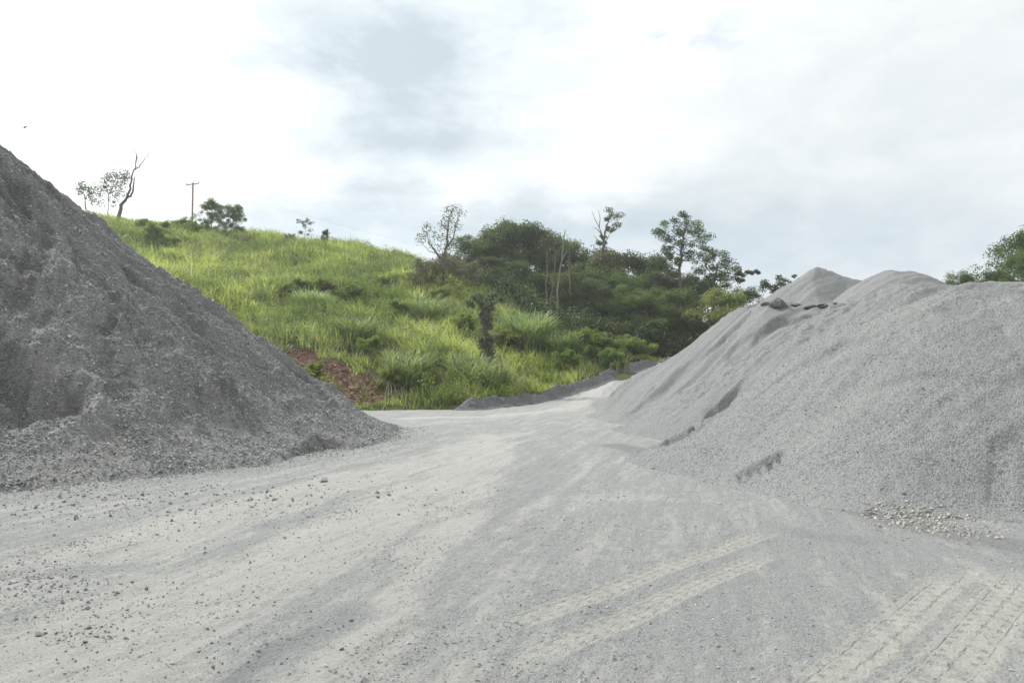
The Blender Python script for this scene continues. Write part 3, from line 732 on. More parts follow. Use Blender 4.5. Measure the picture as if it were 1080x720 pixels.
# ------------------------------------------------------------------ loose stone on the yard
def scatter_yard():
    rng = np.random.default_rng(11)
    n = 95000; Y = 2.6 + rng.gamma(1.3, 5.0, n); Y = Y[Y < 30]; X = rng.uniform(-1, 1, len(Y)) * (Y * .75 + .6)
    x, y = X, Y; dm = dust_mask(x, y)
    dl = np.hypot(x - LA[0], y - LA[1]) - 12.9
    dens = .18 + .5 * sstep(.3, .6, perlin(x * .9, y * .5, 12) + .3) * (x < 1.5) + .9 * np.exp(-(np.maximum(dl, 0) / 1.3) ** 2)
    intrk = np.zeros(len(x), bool)
    for p0, p1, hw, lug, s_ in TRK[:4]:
        intrk |= seg_dist(x, y, gpoly([p0, p1])) < hw * 1.15
    k = (rng.random(len(x)) < dens) & ~intrk; x, y = x[k], y[k]
    dl = dl[k]
    m_ = 26000; tt = rng.uniform(R(-118), R(15), m_); rr_ = 12.7 + rng.exponential(.75, m_)
    x = np.r_[x, LA[0] + rr_ * np.cos(tt)]; y = np.r_[y, LA[1] + rr_ * np.sin(tt)]; dl = np.r_[dl, rr_ - 12.9]
    sz = np.clip(rng.lognormal(math.log(.0068), .45, len(x)), .003, .026) * (1 + 1.6 * np.exp(-(np.maximum(dl, 0) / 1.2) ** 2))
    stones('loose_gravel', np.stack([x, y, ground_z(x, y) + yard_relief(x, y, dust_mask(x, y)) + sz * .08], 1), sz, M_st_dusty, 12, kind='stuff', label='small pale gravel scattered across the yard')
    # darker, coarser spills
    px, py, szs = [], [], []
    for (a, b, sa, sb, c, m) in [(40, 612, 50, 10, 420, .016), (100, 640, 60, 12, 160, .015), (95, 672, 25, 6, 130, .013), (200, 655, 120, 30, 160, .013), (250, 690, 90, 16, 90, .015), (330, 520, 120, 10, 260, .02),
                                 (120, 525, 140, 10, 900, .024), (60, 545, 120, 12, 300, .018), (250, 560, 160, 30, 220, .014), (430, 560, 120, 40, 160, .012)]:
        c = int(c * .55); ax = rng.normal(a, sa, c); by = rng.normal(b, sb, c)
        for q, w in zip(ax, by):
            if w > 452: g = G(q, w); px.append(g[0]); py.append(g[1]); szs.append(m * .72 * rng.lognormal(0, .4))
    x, y, s = np.array(px), np.array(py), np.array(szs)
    stones('dark_gravel', np.stack([x, y, ground_z(x, y) + yard_relief(x, y, dust_mask(x, y)) + s * .12], 1), s, M_st_mid, 13, kind='stuff', label='dark gravel spilled over the pale dust on the left')
    # whitish stones at the foot of the front heap
    n = 800; a = rng.normal(972, 36, n); b = 550 + (a - 975) * .12 + rng.normal(0, 7.5, n)
    pts, ss = [], []
    for q, w in zip(a, b):
        if 905 < q < 1075:
            p = on_heap(q, w, [H_front, lambda x, y: np.zeros(np.shape(x))], 5, 16); s_ = min(.045, rng.lognormal(math.log(.023), .38)); pts.append(p + np.array([0, 0, s_ * .02])); ss.append(s_)
    stones('white_stones', np.array(pts), np.array(ss), M_st_white, 14, kind='stuff', label='whitish broken stones spilled at the foot of the right heap')
    # single stones one can point at
    singles = [(953, 523, .055, M_st_dark, 'single dark stone on the lower face of the right heap'), (1052, 568, .06, M_st_white, 'largest whitish stone on the yard right of the white spill'),
               (1072, 662, .035, M_st_white, 'small pale stone by the right edge of the photo beyond the tyre tracks'), (263, 603, .045, M_st_dark, 'dark stone alone on pale dust left of the middle'),
               (258, 676, .04, M_st_dark, 'topmost dark stone of the line at the bottom left'), (272, 681, .035, M_st_dark, 'dark stone just right of the topmost stone in that line'),
               (210, 690, .045, M_st_dark, 'dark upright stone in the middle of the bottom left line'), (304, 675, .04, M_st_dark, 'dark stone at the corner of the grey gravel patch'),
               (314, 683, .035, M_st_dark, 'dark stone in the grey patch, the one farther right'), (185, 706, .035, M_st_dark, 'lowest dark stone near the bottom left edge'),
               (133, 670, .04, M_st_dark, 'dark stone beside the brownish smear at the lower left'), (649, 698, .03, M_st_dark, 'small dark stone on grey gravel at the bottom middle'), (338, 580, .035, M_st_dark, 'small dark stone farthest up the pale dust strip')]
    for i, (a, b, s, m, lab) in enumerate(singles):
        p = on_heap(a, b, [H_front, lambda x, y: np.zeros(np.shape(x))], 3, 16) if a > 900 else np.array([*G(a, b)[:2], 0])
        if a <= 900: p[2] = float(ground_z(p[0], p[1]))
        o = rock('stone', p + np.array([0, 0, s * .12]), (s * .5, s * .36, s * .4), 300 + i, m, lab, 'stone')
        me = o.data; at = me.attributes.new('tint', 'FLOAT', 'POINT'); at.data.foreach_set('value', np.full(len(me.vertices), .15 if m is M_st_dark else .7, np.float32))
scatter_yard()
# red clods in the soil scar
rng = np.random.default_rng(17); _x = rng.uniform(-16, -4, 22000); _y = rng.uniform(33, 46, 22000); _k = scar(_x, _y) > .5; _x, _y = _x[_k], _y[_k]
_s = np.clip(rng.lognormal(math.log(.035), .6, len(_x)), .015, .2)
stones('red_soil', np.stack([_x, _y, hill_z(_x, _y) - .25 + .1 * ridged(_x * 1.4, _y * 1.4, 62, 3) + _s * .1], 1), _s, M_soil_clod, 18, kind='stuff', label='crumbled red soil of the bare bank below the grass')

# ------------------------------------------------------------------ grass
def blades(name, bx, by, bz, hgt, wid, lean, leanamt, tint, mat, seed, segs=3, parent=None, origin=(0, 0, 0), **props):
    n = len(bx); rng = np.random.default_rng(seed)
    t = np.linspace(0, 1, segs + 1)
    # side vector
    sa = lean + np.pi / 2 + rng.normal(0, .5, n)
    sx, sy = np.cos(sa), np.sin(sa)
    V = []
    for i, ti in enumerate(t):
        out = leanamt * hgt * ti ** 1.8; up = hgt * (ti - .42 * leanamt * ti ** 3)
        cx = bx + np.cos(lean) * out; cy = by + np.sin(lean) * out; cz = bz + up
        w = wid * (1 - .80 * ti ** 1.5) * .5 if i < segs else wid * .06
        V.append(np.stack([cx - sx * w, cy - sy * w, cz], 1)); V.append(np.stack([cx + sx * w, cy + sy * w, cz], 1))
    V = np.stack(V, 1)                                  # n, 2(segs+1), 3
    k = 2 * (segs + 1)
    f = np.array([(2 * i, 2 * i + 1, 2 * i + 3, 2 * i + 2) for i in range(segs)])
    F = (f[None] + (np.arange(n) * k)[:, None, None]).reshape(-1, 4)
    me = mesh_np(name, V.reshape(-1, 3) - np.array(origin), F, mat, True, {'tint': np.repeat(tint, k)})
    return obj(name, me, parent, **props)
def veg_tint(x, y):
    return np.clip(.45 + .55 * fbm(x * .12, y * .10, 401, 3) + .25 * perlin(x * .6, y * .6, 405), 0, 1)
def build_grass():
    rng = np.random.default_rng(21)
    nt_ = 11500
    y = 33 + 62 * rng.random(nt_ * 3) ** 1.15; x = rng.uniform(-48, 26, nt_ * 3)
    z = hill_z(x, y); g = ground_z(x, y)
    sc_ = scar(x, y)
    wood = sstep(0, 1.5, (x - (-8 + (72 - y) * .55)) * 1.0 - 3.5) * (y > 58)
    lw = -.84 * y + 18
    gap = fbm(x * .35, y * .35, 415, 3)
    bd = seg_dist(x, y, np.array([P(478, 431, 34.8)[:2], P(520, 424, 37.6)[:2], (1.0, 39.8), (4.4, 44.2), (7.2, 48.2), (10.0, 51.5), (13, 55)]))
    yb = np.interp(x, [-2.3, 1.0, 4.4, 7.2, 10.0, 13, 30], [36.0, 39.8, 44.2, 48.2, 51.5, 55, 72])
    k = (gap > -.42) & (bd > .75) & ((x < -2.3) | (y > yb + .4)) & (sc_ < .35) & (z > g + .02) & (rng.random(len(x)) > sc_ * .93) & (x > -.66 * y - 3) & (rng.random(len(x)) > wood * .8)
    x, y, z = x[k][:nt_], y[k][:nt_], z[k][:nt_]
    ph = np.clip(.95 + .55 * fbm(x * .16, y * .16, 411, 3) + .4 * rng.normal(0, .6, len(x)), .35, 2.1)       # tussock height
    ph *= 1 - .45 * np.exp(-((z - ground_z(x, y)) / .8) ** 2)
    ph *= 1 - .6 * (1 - sstep(2.0, 3.6, seg_dist(x, y, np.array([SC_A[:2], _scar[0][:2], SC_B[:2]]))))
    per = 24
    T = np.repeat(np.arange(len(x)), per); n = len(T)
    spread = .20
    bx = x[T] + rng.normal(0, spread, n); by = y[T] + rng.normal(0, spread, n); bz = hill_z(bx, by) - .06
    h = ph[T] * rng.uniform(.55, 1.25, n); w = rng.uniform(.03, .065, n) * (1 + .012 * (by - 35))
    wind = 2.0 * perlin(x * .12, y * .12, 431) + 3.4
    lean = np.where(rng.random(n) < .5, np.arctan2(by - y[T], bx - x[T]), wind[T] + rng.normal(0, .7, n)); la = np.clip(rng.normal(.62, .28, n), .05, 1.25)
    tint = np.clip(veg_tint(x, y)[T] + rng.normal(0, .22, n) + np.repeat(rng.normal(0, .18, len(x)), per), 0, 1)
    blades('grass', bx, by, bz, h, w, lean, la, tint, M_grass, 22, 3, kind='stuff', label='tall green grass covering the hillside')
build_grass()
def dry_grass_and_weeds():
    rng = np.random.default_rng(31); n = 16000
    y = 34 + 50 * rng.random(n) ** 1.1; x = rng.uniform(-45, 16, n); z = hill_z(x, y)
    k = (z > ground_z(x, y) + .1) & (scar(x, y) < .3) & (x < -8 + (82 - y) * .55) & (perlin(x * .22, y * .22, 441) > -.15)
    x, y, z = x[k], y[k], z[k]; n = len(x)
    blades('dry_grass', x, y, z, rng.uniform(.7, 1.7, n), rng.uniform(.02, .045, n), rng.uniform(0, 6.28, n), np.clip(rng.normal(.45, .3, n), 0, 1.2), rng.random(n), M_dry, 32, 3, kind='stuff', label='straw coloured dry stems standing in the green grass')
dry_grass_and_weeds()

def cane_clump(px, py, r, n, hgt, label, w=.07, mat=None):
    p = hill_hit(px, py); rng = np.random.default_rng(int(px * 7 + py))
    root = thing('cane_clump', label, 'cane clump', p, 'broad bladed cane clumps on the hillside')
    a = rng.uniform(0, 2 * np.pi, n); q = r * np.sqrt(rng.random(n)); bx = p[0] + q * np.cos(a); by = p[1] + q * np.sin(a)
    bz = hill_z(bx, by) + rng.uniform(0, .6, n) * hgt
    h = hgt * rng.uniform(.5, .9, n)
    o = blades('leaf_blades', bx, by, bz, h, np.full(n, w) * rng.uniform(.7, 1.4, n), a + rng.normal(0, .9, n), np.clip(rng.normal(.75, .25, n), .2, 1.3),
               rng.beta(2, 1.7, n), mat or M_cane, int(px), 4, root, p)
    Vs, Fs = [], []
    for i in range(24):
        a = rng.uniform(0, 6.28); q = r * .8 * math.sqrt(rng.random()); b = np.array([q * math.cos(a), q * math.sin(a), -.1]); b[2] = hill_z(p[0] + b[0], p[1] + b[1])[0] - p[2] - .1
        e = b + np.array([math.cos(a) * .4, math.sin(a) * .4, hgt * rng.uniform(.8, 1.2)])
        tube_into(Vs, Fs, [b, (b + e) / 2, e], [.025, .02, .008], 5)
    obj('stems', mesh_np('stems', np.vstack(Vs), np.array(Fs), M_cane, True, {'tint': np.full(sum(len(v) for v in Vs), .3)}), root)
for a in [(556, 372, 1.5, 1500, 2.4, 'silvery cane clump with arching blades beside the vine covered stump'),
          (592, 380, 1.1, 800, 1.7, 'lower cane clump right of the silvery arching one'),
          (450, 345, 1.3, 900, 1.8, 'bright cane clump high on the slope below the snag tree'),
          (430, 405, 1.2, 700, 1.5, 'bright green cane clump just above the driveway, near the red soil'),
          (505, 405, 1.6, 900, 1.3, 'pale cane clump under the vine covered stump by the driveway'),
          (330, 330, 1.4, 900, 1.5, 'cane clump on the upper left slope with whitish tips'), (375, 360, 1.2, 700, 1.4, 'cane clump in the middle of the left slope')]:
    cane_clump(*a)

# ------------------------------------------------------------------ leafy plants
def leaf_quads(c, n, rng, size, spread, tint_c, droop=0.0, up=.5):
    """n leaf faces round each centre in c; returns V, F, tint"""
    c = np.asarray(c); m = len(c); N = m * n
    off = rng.normal(size=(m, n, 3)); off /= np.linalg.norm(off, axis=2)[:, :, None]
    off *= (rng.random((m, n, 1)) ** .45) * np.broadcast_to(np.asarray(spread), (m, 1, 3))
    pos = (c[:, None, :] + off).reshape(-1, 3)
    outw_ = off.reshape(-1, 3) / (np.linalg.norm(off.reshape(-1, 3), axis=1)[:, None] + 1e-6)
    nrm = rng.normal(size=(N, 3)) + np.array([0, 0, up]) + outw_ * .5; nrm /= np.linalg.norm(nrm, axis=1)[:, None]
    a = np.cross(nrm, rng.normal(size=(N, 3))); a /= np.linalg.norm(a, axis=1)[:, None]; a[:, 2] -= droop; b = np.cross(nrm, a)
    s = size * rng.uniform(.6, 1.35, (N, 1))
    V = np.stack([pos - a * s * .5, pos + b * s * .28 - a * s * .05, pos + a * s * .55, pos - b * s * .28 - a * s * .05], 1).reshape(-1, 3)
    F = np.arange(N * 4).reshape(-1, 4)
    tint = np.clip(np.repeat(tint_c, n) + rng.normal(0, .14, N), 0, 1)
    return V, F, np.repeat(tint, 4)

def weeds():
    rng = np.random.default_rng(33); n = 6500
    y = 34.5 + 48 * rng.random(n) ** 1.1; x = rng.uniform(-42, 16, n); pn = fbm(x * .2, y * .2, 443, 3)
    z = hill_z(x, y); k = (z > ground_z(x, y) + .1) & (scar(x, y) < .3) & (x < -8 + (84 - y) * .55) & (pn > .05)
    x, y, z, pn = x[k], y[k], z[k], pn[k]; h = rng.uniform(.1, 1.25, len(x))
    V, F, T = leaf_quads(np.stack([x, y, z + h], 1), 34, rng, .12, np.full((len(x), 1, 3), .38), rng.beta(2, 2, len(x)))
    obj('weeds', mesh_np('weeds', V, F, M_leaf3, False, {'tint': T}), kind='stuff', label='broad leaved weeds tangled in the grass')
weeds()

def make_tree(seed, H, cw, base, mat_leaf, mat_bark, nlimb=14, nsub=4, per=110, leaf=.20, cr=.62, tr=.16, lean=0.0, shape='round', openness=0.0, trunk_top=.93, vines=0):
    """returns (trunk mesh, crown mesh) for a tree of height H, crown half width cw, first limbs at base*H"""
    rng = np.random.default_rng(seed); Vs, Fs = [], []
    nseg = 9; z = np.linspace(0, H * trunk_top, nseg); wob = np.cumsum(rng.normal(0, .02 * H, (nseg, 2)), axis=0); wob -= wob[0]
    tp = np.stack([wob[:, 0] + lean * z, wob[:, 1], z], 1); tp[0, 2] = -.8
    trd = tr * (1 - .82 * (z / z[-1]) ** .9); trd[0] *= 1.35
    tube_into(Vs, Fs, tp, trd, 8)
    tips = [tp[-1]]; 
    for i in range(nlimb):
        f = base + (trunk_top - base) * ((i + rng.random() * .8) / nlimb)
        q = np.array([np.interp(f * H, z, tp[:, k]) for k in range(3)]); q[2] = f * H
        g = (f - base) / (1 - base)
        if shape == 'round': prof = math.sqrt(max(.08, 1 - (2 * g - .85) ** 2 * .85))
        elif shape == 'umbrella': prof = .45 + .75 * math.sin(min(1, g * 1.1) * math.pi * .62)
        elif shape == 'column': prof = .75 - .25 * g
        else: prof = 1 - .6 * g
        L = cw * prof * rng.uniform(.72, 1.15); az = i * 2.399 + rng.normal(0, .4); el = R(rng.uniform(8, 42)) + g * .45
        d = np.array([math.cos(az) * math.cos(el), math.sin(az) * math.cos(el), math.sin(el)])
        pts = [q]; dd = d.copy()
        for s in range(4):
            dd = dd + rng.normal(0, .16, 3) + np.array([0, 0, .05]); dd /= np.linalg.norm(dd); pts.append(pts[-1] + dd * L / 4)
        pts = np.array(pts); r0 = max(.02, np.interp(f * H, z, trd) * .55)
        tube_into(Vs, Fs, pts, np.linspace(r0, r0 * .22, 5), 5)
        tips.append(pts[-1])
        for s in range(nsub):
            k = rng.uniform(.35, .95) * 4; a = pts[int(k)] + (pts[min(4, int(k) + 1)] - pts[int(k)]) * (k % 1)
            e = dd + rng.normal(0, .75, 3); e /= np.linalg.norm(e); l2 = L * rng.uniform(.22, .5)
            p2 = np.array([a, a + e * l2 * .5 + rng.normal(0, .04, 3), a + e * l2])
            tube_into(Vs, Fs, p2, np.array([r0 * .35, r0 * .25, r0 * .1]), 4)
            tips.append(p2[-1])
    tips = np.array(tips)
    if openness: tips = tips[rng.random(len(tips)) > openness]
    m = len(tips)
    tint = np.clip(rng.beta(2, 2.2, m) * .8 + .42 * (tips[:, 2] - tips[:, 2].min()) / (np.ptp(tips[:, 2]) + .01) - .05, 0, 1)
    sp = rng.uniform(.6, 1.3, (m, 1, 1)) * cr * np.array([1, 1, .88])
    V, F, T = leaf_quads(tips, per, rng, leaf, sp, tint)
    if vines:
        a = rng.uniform(0, 6.28, vines); zz = rng.uniform(.05, .9, vines) * H
        c = np.stack([np.interp(zz, z, tp[:, 0]) + np.cos(a) * .25, np.interp(zz, z, tp[:, 1]) + np.sin(a) * .25, zz], 1)
        V2, F2, T2 = leaf_quads(c, 60, rng, leaf, np.full((vines, 1, 3), cr * .7), rng.uniform(.1, .6, vines), .3)
        F2 = F2 + len(V); V = np.vstack([V, V2]); F = np.vstack([F, F2]); T = np.r_[T, T2]
    TV = np.vstack(Vs); f = H / np.percentile(V[:, 2], 99.7); V[:, 2] *= f; TV[:, 2] *= f
    return mesh_np('trunk', TV, np.array(Fs), mat_bark, True), mesh_np('crown', V, F, mat_leaf, False, {'tint': T})

def plant(kind, name, label, cat, loc, sx, sz, rz, group=None, rot=(0, 0)):
    root = thing(name, label, cat, loc, group); root.scale = (sx, sx, sz); root.rotation_euler = (rot[0], rot[1], rz)
    obj('trunk' if 'tree' in name else 'stem', kind[0], root); obj('crown' if 'tree' in name else 'foliage', kind[1], root)
    return root

# unit-ish archetypes (height ~10 m), scaled per tree
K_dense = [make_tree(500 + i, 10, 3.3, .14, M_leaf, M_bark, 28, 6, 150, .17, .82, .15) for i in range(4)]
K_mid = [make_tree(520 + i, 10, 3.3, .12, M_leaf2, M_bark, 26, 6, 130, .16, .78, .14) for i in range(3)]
K_light = make_tree(543, 5, 3.0, .15, M_shrubleaf, M_bark, 22, 5, 120, .18, .60, .12)
K_ridge = [make_tree(550 + i, 4.2, 1.9, .12, M_leaf2, M_bark, 20, 5, 130, .12, .42, .08) for i in range(2)]
K_thin = make_tree(556, 4.4, 1.0, .42, M_leaf4, M_bark_pale, 8, 3, 42, .15, .36, .05, openness=.2, shape='umbrella')
K_shrub = [make_tree(570 + i, 1.3, 1.0, .05, M_shrubleaf, M_bark, 16, 5, 90, .09, .26, .03, lean=.05) for i in range(3)]
K_bright = [make_tree(580 + i, 1.3, 1.1, .05, M_leaf3, M_bark, 16, 5, 90, .10, .27, .03) for i in range(3)]
K_brown = make_tree(590, 2.2, 1.6, .05, M_brownleaf, M_bark, 18, 5, 80, .10, .36, .04)

def place_tree(kind, Hk, px, py_top, Y, label, wscale=1.0, name='forest_tree', cat='tree', seed=0, group='trees of the wood behind the grass slope'):
    top = P(px, py_top, Y); b = float(hill_z(top[0], Y)[0]); H = max(1.0, top[2] - b)
    sz = H / Hk; sx = sz ** .5 * wscale
    return plant(kind, name, label, cat, (top[0], Y, b - .1), sx, sz, (seed * 2.4) % 6.28, group)
TREES = [
 # dense dark stand on the left of the wood
 (K_dense[0], 10, 506, 243, 77, 1.15, 'dark dense tree at the left end of the wood, beside the ragged snag'),
 (K_dense[1], 10, 528, 233, 80, 1.1, 'tall dark tree just left of the highest crown in the dark stand'),
 (K_dense[2], 10, 549, 227, 78, 1.2, 'highest crown of the dark stand, rounded top against the sky'),
 (K_dense[3], 10, 571, 236, 80, 1.15, 'dark tree on the right shoulder of the dark stand, above the pale dead trunks'),
 (K_dense[0], 10, 590, 246, 76, .9, 'narrow dark tree behind the tallest pale dead trunk'),
 (K_dense[1], 10, 520, 268, 72, 1.1, 'lower dark tree filling the wood edge right above the grass at its left end'),
 (K_dense[3], 10, 548, 272, 70, 1.1, 'lower dark tree below the highest crown of the dark stand'),
 (K_dense[2], 10, 575, 282, 68, 1.1, 'shaded low tree at the wood edge left of the pale trunks'),
 (K_dense[0], 10, 610, 282, 66, 1.15, 'shaded low tree at the wood edge right of the pale trunks'),
 # middle
 (K_mid[0], 10, 608, 262, 78, .8, 'small grey green crown in the gap between dark stand and vine hung tree'),
 (K_dense[2], 10, 655, 258, 75, 1.3, 'round dark tree immediately right of the vine hung tree'),
 (K_dense[1], 10, 680, 266, 76, 1.2, 'dark tree between the round one and the tall umbrella tree'),
 (K_dense[3], 10, 628, 270, 72, 1.2, 'dark brownish tree below the vine hung tree'),
 (K_mid[1], 10, 664, 284, 68, 1.15, 'mid green tree in the centre of the wood front'),
 (K_dense[0], 10, 692, 280, 72, 1.2, 'dark tree below left of the tall umbrella tree'),
 (K_mid[2], 10, 640, 312, 63, .95, 'mid green small tree at the wood front under the round dark one'),
 (K_mid[0], 10, 676, 302, 64, 1.15, 'broad mid green tree at the front, left of the gravel slope'),
 (K_mid[1], 10, 704, 300, 66, 1.0, 'yellowish mid green tree touching the gravel slope under the umbrella tree'),
 (K_dense[2], 10, 655, 335, 60, .9, 'low dark tree in the shaded hollow behind the bright shrubs'),
 (K_dense[1], 10, 690, 332, 60, .9, 'low dark tree where the wood meets the gravel slope'),
 (K_mid[2], 10, 620, 330, 61, .85, 'low leafy tree in the hollow right of the cane clumps'),
 # right
 (K_dense[3], 10, 732, 286, 74, .9, 'dark tree behind the trunk of the tall umbrella tree'),
 (K_dense[0], 10, 708, 290, 76, .9, 'dark bushy crown left of the umbrella tree trunk'),
 (K_mid[0], 10, 725, 318, 64, .9, 'low green tree peeping over the gravel slope below the umbrella tree'),
 (K_mid[1], 10, 790, 300, 72, .95, 'flat topped green crown far right of the wood above the gravel crest'),
]
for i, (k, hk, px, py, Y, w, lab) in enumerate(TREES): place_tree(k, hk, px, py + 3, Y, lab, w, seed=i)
place_tree(K_light, 5, 768, 303, 62, 'rounded yellow green tree low behind the gravel crest', .95, seed=5)
for i, (k, hk, px, py, Y, w, lab) in enumerate([
    (K_dense[1], 10, 1082, 238, 62, 1.0, 'tall dark tree cut by the right edge of the photo'),
    (K_mid[2], 10, 1072, 262, 58, .7, 'yellowish green crown in front of the tall tree at the right edge'),
    (K_mid[1], 10, 1022, 285, 66, .8, 'small crown above the gravel, leftmost of the far right trees'),
    (K_mid[0], 10, 1046, 284, 64, .8, 'small crown between leftmost far right tree and the tall one')]):
    place_tree(k, hk, px, py, Y, lab, w, seed=11 + i, group='trees behind the gravel at the far right')

# thick undergrowth on the shaded wood floor: one unbroken mass of leaves
def undergrowth():
    rng = np.random.default_rng(88); n = 5200
    x = rng.uniform(-8, 48, n); y = rng.uniform(58, 96, n)
    k = (x > -8 + (78 - y) * .50) ; x, y = x[k], y[k]
    z = hill_z(x, y) + rng.random(len(x)) ** 1.5 * 2.8
    V, F, T = leaf_quads(np.stack([x, y, z], 1), 60, rng, .22, np.full((len(x), 1, 3), .85), rng.beta(1.6, 2.6, len(x)))
    obj('undergrowth', mesh_np('undergrowth', V, F, M_leaf, False, {'tint': T}), kind='stuff')
undergrowth()

# reaching branch of the spreading tree is in its crown; pale dead trunks at the wood edge
def dead_trunk(pts, rad, label, branches=(), mat=None, name='dead_tree', group=None, Y=60, crown=None):
    W3 = [P(a, b, Y) for a, b in pts]; o0 = W3[0].copy(); Vs, Fs = [], []
    rng = np.random.default_rng(int(pts[0][0] * 3))
    # densify with small kinks
    def dens(w, r):
        w = np.array(w); t = np.linspace(0, len(w) - 1, (len(w) - 1) * 3 + 1)
        q = np.stack([np.interp(t, range(len(w)), w[:, k]) for k in range(3)], 1); q[1:-1] += rng.normal(0, .04, (len(q) - 2, 3)); q[:, 1] += np.cumsum(rng.normal(0, .05, len(q)))
        return q, np.interp(t, range(len(w)), r)
    q, r = dens(W3, rad); q -= o0; q[0, 2] -= .8; tube_into(Vs, Fs, q, r, 7)
    for bp, br in branches:
        w = [P(a, b, Y) for a, b in bp]; q2, r2 = dens(w, br); q2 -= o0
        j = np.argmin(np.linalg.norm(q - q2[0], axis=1)); q2 += (q[j] - q2[0]) * np.linspace(1, 0, len(q2))[:, None]
        tube_into(Vs, Fs, q2, r2, 5)
    root = thing(name, label, 'tree', o0, group)
    obj('trunk', mesh_np('trunk', np.vstack(Vs), np.array(Fs), mat or M_bark_pale, True), root)
    if crown:
        cs, n, lf, sp, m, tt = crown
        c = np.array([P(a, b, Y + rng.normal(0, .4)) for a, b in cs]) - o0
        V, F, T = leaf_quads(c, n, rng, lf, np.full((len(c), 1, 3), sp), rng.uniform(tt[0], tt[1], len(c)), .1)
        obj('crown', mesh_np('crown', V, F, m, False, {'tint': T}), root)
    return root
DG = 'pale dead trunks at the wood edge'
dead_trunk([(587, 325), (589, 300), (592, 275), (596, 243)], [.085, .08, .06, .035], 'tallest pale dead trunk standing at the wood edge', [([(592, 278), (600, 262)], [.05, .02])], bark_mat('weathered grey bark', (.14, .13, .11), (.28, .26, .22)), Y=62, group=DG)
dead_trunk([(576, 318), (577, 290), (577, 262)], [.05, .04, .03], 'thin pale dead trunk left of the tallest one', mat=M_bark, Y=61.5, group=DG)
dead_trunk([(580, 320), (583, 300), (586, 276), (583, 250)], [.05, .045, .035, .02], 'thin slanting dead trunk right beside the tallest one', mat=M_bark, Y=62.5, group=DG)
dead_trunk([(601, 300), (600, 280), (601, 262)], [.05, .04, .02], 'short pale dead trunk right of the tallest one', mat=M_bark, Y=63, group=DG)
# twigs beside vine tree

def shaped_tree(label, trunk, rad, clumps, Y, mat, bark, n=120, leaf=.16, sp=.62, flat=.6, twigs=(), group='trees of the wood behind the grass slope', name='forest_tree', tt=(.1, .9)):
    rng = np.random.default_rng(int(trunk[0][0] * 5)); W3 = np.array([P(a, b, Y) for a, b in trunk]); o0 = W3[0].copy(); o0[2] = min(o0[2], float(hill_z(o0[0], Y)[0]))
    W3[0] = o0; t = np.linspace(0, len(W3) - 1, (len(W3) - 1) * 4 + 1); q = np.stack([np.interp(t, range(len(W3)), W3[:, k]) for k in range(3)], 1) - o0
    q[1:-1, :2] += rng.normal(0, .05, (len(q) - 2, 2)); q[0, 2] -= .6; rr = np.interp(t, range(len(W3)), rad); Vs, Fs = [], []; tube_into(Vs, Fs, q, rr, 8)
    cs = []
    for c in clumps:
        cx_, cy_ = c[0], c[1]; s_ = c[2] if len(c) > 2 else 1.0
        e = P(cx_, cy_, Y + rng.normal(0, .9)) - o0; cs.append((e, s_))
        d = np.linalg.norm(q - (e - [0, 0, .9]), axis=1); d[q[:, 2] > e[2] + .1] += 9; k = int(np.argmin(d)); a = q[k]
        m_ = (a + e) / 2 + [0, 0, -.12 * np.linalg.norm(e - a)]; tube_into(Vs, Fs, np.array([a, (a + m_) / 2, m_, (m_ + e) / 2 + [0, 0, .03], e]), np.array([1, .8, .6, .45, .2]) * max(.025, rr[k] * .45), 5)
    for tw in twigs:
        w = np.array([P(a, b, Y - .3) for a, b in tw]) - o0; tube_into(Vs, Fs, w, np.linspace(.05, .012, len(w)), 4)
    root = thing(name, label, 'tree', o0, group)
    obj('trunk', mesh_np('trunk', np.vstack(Vs), np.array(Fs), bark, True), root)
    C_, S_ = [], []
    for e, s_ in cs:
        for k in range(3): C_.append(e + rng.normal(0, .38 * s_, 3) * [1, 1, .5]); S_.append(sp * s_ * rng.uniform(.7, 1.1))
    C_ = np.array(C_); S_ = np.array(S_)
    V, F, T = leaf_quads(C_, n // 2, rng, leaf, S_[:, None, None] * np.array([1, 1, flat]), rng.uniform(tt[0], tt[1], len(C_)))
    obj('crown', mesh_np('crown', V, F, mat, False, {'tint': T}), root)
shaped_tree('tallest umbrella shaped tree of the wood, trunk showing against the sky', [(718, 305), (717, 285), (719, 265), (721, 248), (725, 232)], [.16, .14, .12, .09, .04],
    [(703, 240), (697, 247), (711, 234), (722, 229), (731, 234), (738, 242), (727, 243), (741, 251), (715, 245), (705, 252), (722, 255), (733, 257), (742, 263), (703, 268, .8), (699, 274, .7), (708, 262, .8), (727, 268), (735, 272), (716, 276, .8), (708, 284)], 70, M_leaf, M_bark, 260, flat=.7)
shaped_tree('spreading tree right of the umbrella tree, branch reaching out over the sky', [(752, 318), (752, 302), (755, 288), (758, 276)], [.2, .17, .12, .05],
    [(742, 276), (750, 270), (759, 269), (768, 274), (774, 281), (762, 281), (752, 282), (741, 286), (748, 292), (760, 292), (770, 291), (736, 295), (745, 302), (757, 303), (767, 300), (782, 289, .6), (789, 287, .5), (796, 286, .5), (780, 295, .6)], 71, M_leaf, M_bark, 260, flat=.7)
shaped_tree('small tree crown just left of the pointed gravel peak', [(818, 318), (818, 308), (820, 300)], [.12, .10, .05],
    [(803, 301, .8), (809, 297, .8), (817, 298, .8), (826, 294, .8), (834, 295, .8), (812, 305, .8), (822, 304, .8), (838, 300, .7), (829, 302, .8)], 66, M_leaf, M_bark, 130, sp=.5, group='trees behind the gravel at the far right')
